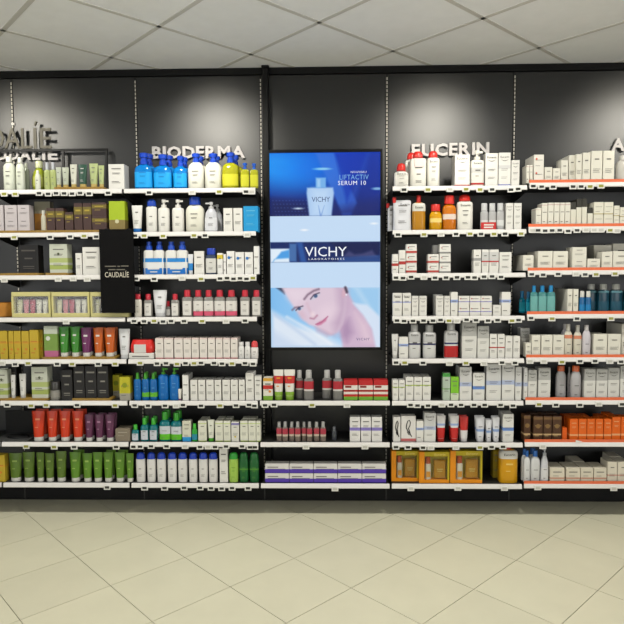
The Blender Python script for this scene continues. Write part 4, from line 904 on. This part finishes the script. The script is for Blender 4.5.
# ================================================================== DETAILS
# ---- white letter signs on the wall
def letter_sign(name, label, chars, yt, yb, Y, M, bold, ext, slope=0, bottom=None):
    """chars: (letter, x0, x1) picture spans; every letter is a solid piece of its own"""
    root = link(name, None, None, U(chars[0][1], yb, Y))
    for ch, x0, x1 in chars:
        dy = slope*(x0-chars[0][1])
        a, b = U(x0, yb+dy, Y), U(x1, yt+dy, Y)
        put_text('letter', ch, M, root, a.x-root.location.x, 0, a.z-root.location.z, b.x-a.x, b.z-a.z, bold, ext)
    tag(root, label, 'sign'); return root
def spread(word, x0, x1, bold):
    ws = [text_mesh(c_, M_SIGN, bold, .009)[2] for c_ in word]; gap = .085
    k = (x1-x0)/(sum(ws)+gap*(len(word)-1)); out = []; x = x0
    for c_, w_ in zip(word, ws): out.append((c_, x, x+w_*k)); x += (w_+gap)*k
    return out
YS = D-.024
letter_sign('letter_sign', 'white capital letter sign on the wall left of the screen', spread('BIODERMA', 152.5, 245, .034), 146.6, 159, YS, M_SIGN, .034, .009, -.008)
letter_sign('letter_sign', 'white capital letter sign on the wall right of the screen', spread('EUCERIN', 411.5, 489, .034), 144.3, 157, YS, M_SIGN, .034, .009, -.03)
letter_sign('letter_sign', 'white capital letter sign on the wall at the far right', spread('AVENE', 611, 670, .034), 138.3, 151.2, YS, M_SIGN, .034, .009, -.03)
letter_sign('letter_sign', 'white capital letter sign behind the dark header, far left', [('C',-28,-18),('A',-17,-5),('U',-3,7),('D',10,19),('A',20.5,31),('L',33,40.5),('I',43,45.6),('E',48.5,58)], 149.5, 160.3, YS, M_SIGN, .034, .009)
# ---- dark header frame with large letters
YH = D-.05
M_DARKL = mat('#5f5a49', .5, name='bronze_letter')
hd = link('display_stand', None, None, (U(-30, 190, YH).x, YH, shz(0, 0)))
hx0, hx1 = U(-172, 150, YH).x-hd.location.x, U(107.5, 150, YH).x-hd.location.x
hz = U(60, 149, YH).z-hd.location.z
t = .0075
box('top_bar', hx0, hx1, -.006, .006, hz-2*t, hz, M_BLACK, hd)
for n_, xx in (('side_bar', hx0+t), ('side_bar', hx1-t), ('middle_bar', U(63, 150, YH).x-hd.location.x)): box(n_, xx-t, xx+t, -.006, .006, .0005, hz-2*t, M_BLACKM, hd)
tag(hd, 'thin black rectangular frame standing on the top shelf, far left', 'frame')
hl = letter_sign('header_letters', 'large dark bronze letters standing on the black frame, far left', [('C',-100,-82),('A',-80,-63),('U',-60,-44),('D',-10,4),('A',4.8,20),('L',21.5,31.5),('I',34,36.4),('E',40.5,51)], 128, 148.6, YH, M_DARKL, .004, .004)
a, b = U(34, 125.6, YH), U(37, 121.6, YH)
bm = bmesh.new(); vs = [bm.verts.new((a.x-hl.location.x+dx, dy, (a.z if zz == 0 else b.z)-hl.location.z)) for dx, dy, zz in ((0,-.006,0),(.012,-.006,0),(.022,-.006,1),(.008,-.006,1),(0,.006,0),(.012,.006,0),(.022,.006,1),(.008,.006,1))]
for qd in ((0,1,2,3),(7,6,5,4),(0,4,5,1),(1,5,6,2),(2,6,7,3),(3,7,4,0)): bm.faces.new([vs[i] for i in qd])
link('accent', mesh_of(bm, 'accent', M_DARKL), hl)
# ---- black hanging panel
YP = YF-.03
a, b = U(101.2, 313, YP), U(133, 229, YP)
pn = link('hanging_sign', None, None, ((a.x+b.x)/2, YP, a.z)); pw, ph = (b.x-a.x), b.z-a.z
box('sign_board', -pw/2, pw/2, 0, .009, 0, ph, mat('#090808', .7, var=.15, scale=12, spec=.1), pn, bev=.001)
def pt(name, s_, x0, x1, y0, y1, bold=0):
    p0, p1 = U(x0, y1, YP), U(x1, y0, YP)
    put_text(name, s_, M_GOLDW, pn, p0.x-pn.location.x, -.0008, p0.z-pn.location.z, p1.x-p0.x, p1.z-p0.z, bold)
M_GOLDW = mat('#d8d0bc', .5, name='pale_lettering')
pt('lettering', 'CAUDALÍE', 105, 128.8, 270.6, 277.4, .005)
p0 = U(106, 267, YP)
for j, (x0, x1, yy) in enumerate(((105, 116, 266.3), (117.5, 120, 266.3), (121, 128.5, 266), (108.5, 115.5, 269.6), (116.5, 125, 269.6))):
    a_, b_ = U(x0, yy+.5, YP), U(x1, yy-.5, YP)
    box('small_print', a_.x-pn.location.x, b_.x-pn.location.x, -.0008, 0, a_.z-pn.location.z, b_.z-pn.location.z, mat('#7d776a', .5), pn)
for xx in (-.3, .36): box('hook_foot', pw*xx-.01, pw*xx+.01, .009, .02, ph-.02, ph+.004, M_BLACK, pn)
tag(pn, 'black hanging sign panel with pale lettering over the far left shelves', 'sign')
# ---- wooden trays below the far left products
M_WOOD = mat('#b8923e', .55, var=.15, scale=25, name='golden_wood')
for row, x0, x1, lab in ((0, 54.6, 104, 'under the small tubes, top shelf'), (1, -9, 107, 'under brown cartons, second shelf'), (2, 0, 39.5, 'under the black carton, third shelf'), (2, 46, 67.5, 'under the green leaf carton, third shelf'),
                        (4, 42.8, 115.5, 'under the coloured tubes, fifth shelf'), (5, -5.5, 47.4, 'under white cartons, sixth shelf'), (5, 72.5, 111, 'under black cartons, sixth shelf')):
    y_ = [190,233,275,318,360,401,442,483][row]; a, b = U(x0, y_, YF+.006), U(x1, y_, YF+.006); z_ = shz(0, row)
    o = link('display_tray', None, None, ((a.x+b.x)/2, YF+.004, z_+.0003)); hw_ = (b.x-a.x)/2
    box('tray_base', -hw_, hw_, 0, .15, 0, T-.0006, M_WOOD, o, bev=.001); box('tray_lip', -hw_, hw_, -.0025, -.0002, 0, T+.001, mat('#9c7a34', .5, var=.1), o)
    tag(o, 'golden wooden display tray %s, far left bay' % lab, 'tray', 'wooden display trays')
# tilted wooden drawer on the fourth shelf, cut by the left picture edge
o = link('wooden_drawer', None, None, (U(-10, 316, YF+.03).x, YF+.12, shz(0, 3)+.001), .0)
o.rotation_euler = (0, 0, math.radians(38))
M_OAK = mat('#c8862c', .5, var=.18, scale=18, name='oak')
box('front_board', -.1, .1, -.09, -.078, 0, .085, M_OAK, o, bev=.002); box('side_board', .088, .1, -.078, .06, 0, .085, M_OAK, o, bev=.002); box('side_board', -.1, -.088, -.078, .06, 0, .085, M_OAK, o, bev=.002)
box('base_board', -.088, .088, -.078, .06, 0, .01, mat('#a06a20', .6), o); box('back_board', -.1, .1, .06, .07, 0, .085, M_OAK, o)
tag(o, 'orange oak drawer turned at an angle, far left of the fourth shelf', 'drawer')
# black tester tray, seventh shelf
a, b = U(-6, 440, YF+.02), U(29, 440, YF+.02)
o = link('tester_tray', None, None, ((a.x+b.x)/2, YF+.012, shz(0, 6)+.0005)); hw_ = (b.x-a.x)/2
box('tray_base', -hw_, hw_, 0, .16, 0, .008, mat('#4a4a48', .3), o, bev=.002); box('tray_back', -hw_, hw_, .15, .16, .008, .16, M_BLACK, o)
bm = ring_bm([(.008, .07, .03), (.018, .066, .028), (.026, .04, .015)], 24, 2.2); bmesh.ops.translate(bm, vec=(hw_*.15, .06, 0), verts=bm.verts)
link('tester_dish', mesh_of(bm, 'tester_dish', M_BLACK, 40), o)
tag(o, 'black empty tester tray at the left end of the seventh shelf', 'tray')
# red promotional strip in front of the clear pack
a, b = U(480.8, 228, YF+.008), U(496, 222.3, YF+.008)
o = link('promotional_card', None, None, ((a.x+b.x)/2, YF+.006, shz(3, 1)+.0005)); hw_ = (b.x-a.x)/2
box('card', -hw_, hw_, 0, .002, 0, b.z-shz(3, 1), mat('#cc2c28', .4), o)
link('printed_lines', mesh_of(lines_bm(hw_*2, b.z-shz(3, 1), [(.2,.85,.55,.75),(.2,.8,.2,.4)], -.0006), 'printed_lines', M_INKW), o)
tag(o, 'red promotional card leaning before clear bottles, second shelf', 'card')
a = U(578, 440, YF-.016); o = link('paper_arrow', None, None, (a.x, YF-.0125, shz(4, 6)+.002))
bm = bmesh.new(); vs = [bm.verts.new((x, y, z)) for y in (-.002, 0) for x, z in ((-.012, -.002), (.028, .004), (-.012, .014))]
for f_ in ((0,1,2),(5,4,3),(0,3,4,1),(1,4,5,2),(2,5,3,0)): bm.faces.new([vs[i] for i in f_])
link('paper', mesh_of(bm, 'paper', M_TAG), o); tag(o, 'small white paper pointer on the orange strip below orange cartons', 'tag')

# ---- the screen
SY = D-.15
c00, c11 = U(268.2, 350, SY), U(384.2, 149.4, SY)
sx, sw_, sz0, sz1 = (c00.x+c11.x)/2-.002, .715, U(326, 350.3, SY).z, U(326, 149.2, SY).z
scr = link('display_screen', None, None, (sx, SY, sz0)); hh_ = sz1-sz0; bw_ = .0135
bm = box_bm(-sw_/2, sw_/2, .012, .075, 0, hh_, bev=.006); link('housing', mesh_of(bm, 'housing', M_BLACK), scr)
for n_, q4 in (('bezel_left', (-sw_/2, -sw_/2+bw_, 0, hh_)), ('bezel_right', (sw_/2-bw_, sw_/2, 0, hh_)), ('bezel_bottom', (-sw_/2+bw_, sw_/2-bw_, 0, bw_*1.4)), ('bezel_top', (-sw_/2+bw_, sw_/2-bw_, hh_-bw_*1.4, hh_))):
    box(n_, q4[0], q4[1], 0, .012, q4[2], q4[3], mat('#0b0b0b', .35, spec=.2), scr, bev=.0008)
for sg in (-1, 1): box('wall_mount', sg*.12-.025, sg*.12+.025, .075, .134, hh_*.3, hh_*.7, M_BLACKM, scr)
tag(scr, 'tall portrait advertising screen on the wall showing a woman and a bottle', 'screen')
# picture: painted in picture units u (0..109), v (0..195, downwards)
NU, NV = 220, 392
uu, vv = np.meshgrid(np.linspace(0, 109, NU), np.linspace(0, 195, NV))
img = np.zeros((NV, NU, 3)); img[:] = (198, 222, 247)
def lerp(a, b, t): return np.asarray(a)*(1-t[..., None])+np.asarray(b)*t[..., None]
def blend(col, al): img[:] = img*(1-al[..., None])+np.asarray(col, float)*al[..., None]
def sstep(d, s_): return np.clip(.5-d/(2*s_), 0, 1)
def ell(cx, cy, rx, ry, ang, col, soft=.6, op=1, clipv=None):
    c_, s_ = math.cos(ang), math.sin(ang); x = (uu-cx)*c_+(vv-cy)*s_; y = -(uu-cx)*s_+(vv-cy)*c_
    d = (np.sqrt((x/rx)**2+(y/ry)**2)-1)*min(rx, ry); al = sstep(d, soft)*op
    if clipv: al = al*((vv > clipv[0]) & (vv < clipv[1]))
    blend(col, al)
def poly(pts, col, soft=.6, op=1, clipv=None):
    ins = np.zeros(uu.shape, bool); dist = np.full(uu.shape, 1e9)
    for i in range(len(pts)):
        (x0, y0), (x1, y1) = pts[i], pts[(i+1) % len(pts)]
        cr_ = ((y0 > vv) != (y1 > vv)) & (uu < (x1-x0)*(vv-y0)/((y1-y0) or 1e-9)+x0); ins ^= cr_
        l2 = (x1-x0)**2+(y1-y0)**2 or 1e-9; t_ = np.clip(((uu-x0)*(x1-x0)+(vv-y0)*(y1-y0))/l2, 0, 1)
        dist = np.minimum(dist, np.hypot(uu-x0-t_*(x1-x0), vv-y0-t_*(y1-y0)))
    al = sstep(np.where(ins, -dist, dist), soft)*op
    if clipv: al = al*((vv > clipv[0]) & (vv < clipv[1]))
    blend(col, al)
def stroke(pts, r, col, soft=.5, op=1):
    dist = np.full(uu.shape, 1e9)
    for (x0, y0), (x1, y1) in zip(pts, pts[1:]):
        l2 = (x1-x0)**2+(y1-y0)**2; t_ = np.clip(((uu-x0)*(x1-x0)+(vv-y0)*(y1-y0))/l2, 0, 1); dist = np.minimum(dist, np.hypot(uu-x0-t_*(x1-x0), vv-y0-t_*(y1-y0)))
    blend(col, sstep(dist-r, soft)*op)
# 1: blue product advert
top_ = (vv < 62.5)
g = np.clip(vv/62, 0, 1); base = lerp((8, 70, 205), (8, 26, 96), g)
img[top_] = base[top_]
ell(10, 14, 40, 20, .1, (24, 160, 250), 14, .95, (0, 62.5)); ell(38, 16, 30, 14, 0, (10, 110, 235), 10, .55, (0, 62.5))
ell(108, 10, 22, 40, 0, (8, 44, 150), 14, .7, (0, 62.5))
poly([(45, 0), (64, 0), (86, 50), (80, 62), (72, 62)], (58, 118, 222), 1.5, .75, (0, 62.5)); poly([(96, 0), (98, 0), (80, 62), (72, 62)], (40, 80, 190), 3, .6, (0, 62.5))
poly([(64, 0), (96, 0), (76, 50)], (6, 52, 176), 2, .8, (0, 62.5))
poly([(0, 46), (40, 50), (40, 63), (0, 63)], (18, 28, 84), 5, .8, (0, 62.5)); poly([(64, 56), (109, 46), (109, 63), (64, 63)], (24, 36, 110), 5, .7, (0, 62.5))
for i in range(11):
    for j in range(5): ell(3+i*3.3+j*.8, 47+j*3.6, .5, .35, 0, (96, 120, 190), .5, .6)
ell(52, 16, 8, 1.2, 0, (150, 216, 246), .6, .9); ell(28, 55, 4.4, .8, 0, (214, 232, 248), .6, .95); ell(106, 36, 5, 1.3, 0, (140, 190, 228), .6, .9)
poly([(37, 34.5), (62.5, 34.5), (63.5, 40), (61, 62.5), (39, 62.5), (36.4, 40)], (172, 204, 242), 1, 1, (0, 62.5)); poly([(42, 36), (58, 36), (57, 62), (42, 62)], (196, 222, 248), 4, .7, (0, 62.5))
poly([(45.5, 24.5), (55.5, 24.5), (55.5, 34.6), (45.5, 34.6)], (118, 178, 236), .8); poly([(47, 26), (50, 26), (50, 34), (47, 34)], (176, 216, 248), 1, .8)
poly([(48, 52), (50.5, 62), (54, 52), (51, 62.5), (49.6, 62.5)], (92, 132, 206), .6, .9)
# 2: pale band
ell(34, 76.5, 3, .9, 0, (248, 250, 253), .8); ell(103, 70.5, 3, .9, 0, (246, 250, 253), .8)
# 3: navy strip
poly([(0, 88.5), (109, 88.5), (109, 108.8), (0, 108.8)], (12, 36, 96), .5)
poly([(60, 88.5), (109, 88.5), (109, 104), (70, 104)], (10, 20, 70), 3, .8, (88.5, 108.8)); poly([(72, 103.5), (78, 97.5), (84, 101), (92, 100), (101, 97), (106, 103.5)], (96, 92, 136), 1.5, .6, (88.5, 108.8)); poly([(68, 104), (109, 102), (109, 108.8), (68, 108.8)], (52, 92, 160), 1, .6, (88.5, 108.8))
poly([(0, 95), (19, 95), (19, 108.8), (0, 108.8)], (226, 240, 252), .8, 1, (88.5, 108.8)); poly([(2, 108.8), (11, 98), (19, 96), (19, 104.5), (4, 105.5)], (60, 150, 226), 1, .9, (88.5, 108.8))
poly([(19, 90), (26, 90), (26, 108), (19, 108)], (90, 140, 200), 1, .7, (88.5, 108.8)); poly([(26, 88.5), (32, 88.5), (36, 108.8), (30, 108.8)], (52, 112, 196), 1.5, .6, (88.5, 108.8))
# 5: face
F0 = 134.2
m5 = (vv > F0); base = lerp((128, 190, 240), (196, 222, 246), np.clip(uu/109, 0, 1)); img[m5] = base[m5]
cl5 = (F0, 196)
poly([(60, 134), (109, 134), (109, 175), (88, 160), (70, 150)], (158, 204, 240), 3, 1, cl5)
poly([(82, 134), (88, 134), (109, 168), (109, 176)], (188, 220, 244), 2, .6, cl5)
poly([(0, 158), (24, 172), (50, 180), (74, 196), (0, 196)], (222, 233, 246), 4, 1, cl5); poly([(0, 176), (30, 196), (0, 196)], (196, 214, 238), 4, .7, cl5)
stroke([(4, 162), (26, 178), (44, 192)], 1.2, (186, 206, 234), 2, .7); stroke([(16, 164), (40, 178), (60, 192)], .9, (238, 243, 250), 2, .8)
poly([(5, 134), (16, 134), (14, 141), (9, 137)], (54, 60, 84), 1.2, .95, cl5)
# neck and shoulder
poly([(76, 138), (84, 152), (94, 162), (103, 178), (107, 196), (72, 196), (70, 182), (66, 172)], (208, 180, 204), 1.6, 1, cl5)
poly([(70, 172), (78, 166), (82, 180), (76, 190), (70, 184)], (170, 138, 174), 4, .8, cl5); poly([(84, 160), (96, 172), (102, 190), (92, 188)], (230, 204, 216), 4, .7, cl5)
poly([(82, 150), (96, 152), (109, 164), (109, 196), (105, 196), (101, 176), (92, 162)], (214, 228, 246), 1.6, 1, cl5)
# head
poly([(11, 134), (74, 134), (76, 146), (75, 158), (72, 172), (67, 180), (60, 183), (51, 178), (44, 174), (38, 172), (31, 166), (25, 157), (18, 146)], (222, 200, 216), 1.4, 1, cl5)
poly([(14, 134), (40, 134), (34, 146), (24, 152), (17, 144)], (233, 216, 228), 5, .8, cl5); poly([(66, 134), (76, 134), (76, 150), (72, 172), (64, 182), (62, 170), (68, 156)], (190, 160, 188), 5, .75, cl5)
ell(56, 160, 9, 7, -.6, (236, 214, 226), 5, .6); ell(31, 162, 5, 3, .9, (214, 180, 196), 2.5, .6); poly([(44, 174), (52, 177), (62, 182), (56, 184), (46, 179)], (198, 160, 182), 2, .6, cl5)
stroke([(33.5, 146), (37, 141.5), (43, 137.6), (48, 136)], .9, (112, 88, 108), 1, .85); stroke([(21.4, 157), (24, 154.6), (27.5, 154)], .8, (112, 88, 108), .9, .8)
ell(44.5, 143.2, 5.2, 2.1, -.6, (206, 206, 222), .8); ell(44.8, 142.8, 1.9, 1.9, 0, (70, 92, 130), .6); stroke([(39.8, 146), (43, 141.6), (48.6, 139.6)], .5, (70, 56, 78), .6)
ell(28.6, 155.8, 4, 1.8, -.5, (200, 204, 222), .8); ell(28.4, 155.6, 1.6, 1.6, 0, (70, 92, 130), .6); stroke([(25, 157.4), (28, 154.2), (32, 153)], .5, (70, 56, 78), .6)
stroke([(36, 150), (39, 158), (42.5, 163.5)], 1.1, (216, 184, 198), 1.6, .7); stroke([(39.5, 165.4), (43, 166), (46.2, 162.6)], .8, (178, 122, 146), .9, .85); ell(42, 161.5, 2, 2.4, 0, (246, 226, 230), 1.6, .7)
poly([(44.6, 171.6), (49, 168.6), (51.5, 167.6), (57, 163.4), (55, 168.4), (50, 172.2), (46.6, 173)], (204, 120, 156), .9, .95); stroke([(44.8, 171.6), (50.6, 169.4), (57, 163.6)], .35, (160, 84, 118), .5, .8)
ell(73.6, 139.5, 2.4, 5, .3, (214, 174, 190), 1); stroke([(74.5, 134.5), (76, 139)], 1.2, (60, 52, 70), 1, .9); ell(75.4, 141.8, .8, .8, 0, (240, 246, 252), .5)
lin = np.clip(img/255, 0, 1); lin = np.where(lin <= .04045, lin/12.92, ((lin+.055)/1.055)**2.4)
pw2, ph2 = sw_-2*bw_, hh_-2.8*bw_
xs = np.linspace(-pw2/2, pw2/2, NU); zs = np.linspace(bw_*1.4+ph2, bw_*1.4, NV)
X, Z = np.meshgrid(xs, zs); co = np.stack([X, np.full_like(X, .008), Z], -1).reshape(-1, 3)
idx = np.arange(NU*NV).reshape(NV, NU); fc = np.stack([idx[:-1, :-1], idx[1:, :-1], idx[1:, 1:], idx[:-1, 1:]], -1).reshape(-1, 4)
me = bpy.data.meshes.new('display_picture'); me.from_pydata(co.tolist(), [], fc.tolist())
ca = me.color_attributes.new('picture', 'FLOAT_COLOR', 'POINT'); ca.data.foreach_set('color', np.concatenate([lin.reshape(-1, 3), np.ones((NU*NV, 1))], 1).astype(np.float32).ravel())
M_PIC = bpy.data.materials.new('lit_screen'); M_PIC.use_nodes = True; nt = M_PIC.node_tree; bb = nt.nodes['Principled BSDF']
at = nt.nodes.new('ShaderNodeVertexColor'); at.layer_name = 'picture'; nt.links.new(at.outputs['Color'], bb.inputs['Emission Color']); bb.inputs['Emission Strength'].default_value = SCREEN
bb.inputs['Base Color'].default_value = (.01, .01, .012, 1); bb.inputs['Roughness'].default_value = .25; bb.inputs['Specular IOR Level'].default_value = .08
me.materials.append(M_PIC); link('display_picture', me, scr)
def emat(col, k=1):
    M = mat(col, .4, emit=SCREEN*k); M.node_tree.nodes['Principled BSDF'].inputs['Base Color'].default_value = (0, 0, 0, 1); return M
def stext(s_, u0, u1, v0, v1, M, bold=0, sp=1):
    put_text('caption', s_, M, scr, -pw2/2+u0/109*pw2, .007, bw_*1.4+ph2*(1-v1/195), (u1-u0)/109*pw2, (v1-v0)/195*ph2, bold, 0, sp)
MW, MN = emat('#f4f8ff'), emat('#22366e'); MT = emat('#7fb6ea')
stext('NOUVEAU', 80, 95.5, 18.4, 20.4, MW, 0, 1.2); stext('LIFTACTIV', 69, 97.6, 22, 26.8, MT, 0, 1.1); stext('SERUM 10', 67.5, 95, 28, 32.2, MW, 0, 1.12)
stext('VICHY', 41.5, 59.5, 43.6, 48.6, MN, 0)
stext('VICHY', 34.4, 76, 93.4, 103, MW, .0); stext('LABORATOIRES', 38, 73.5, 104.7, 106.5, MW, 0, 1.5); stext('VICHY', 85.4, 98.6, 185.6, 188.2, MN, 0, 1.25)

for o in bpy.data.objects:
    if o.name.split('.')[0] in ('printed_lines', 'sticker_print', 'soap_print'): o['kind'] = 'stuff'
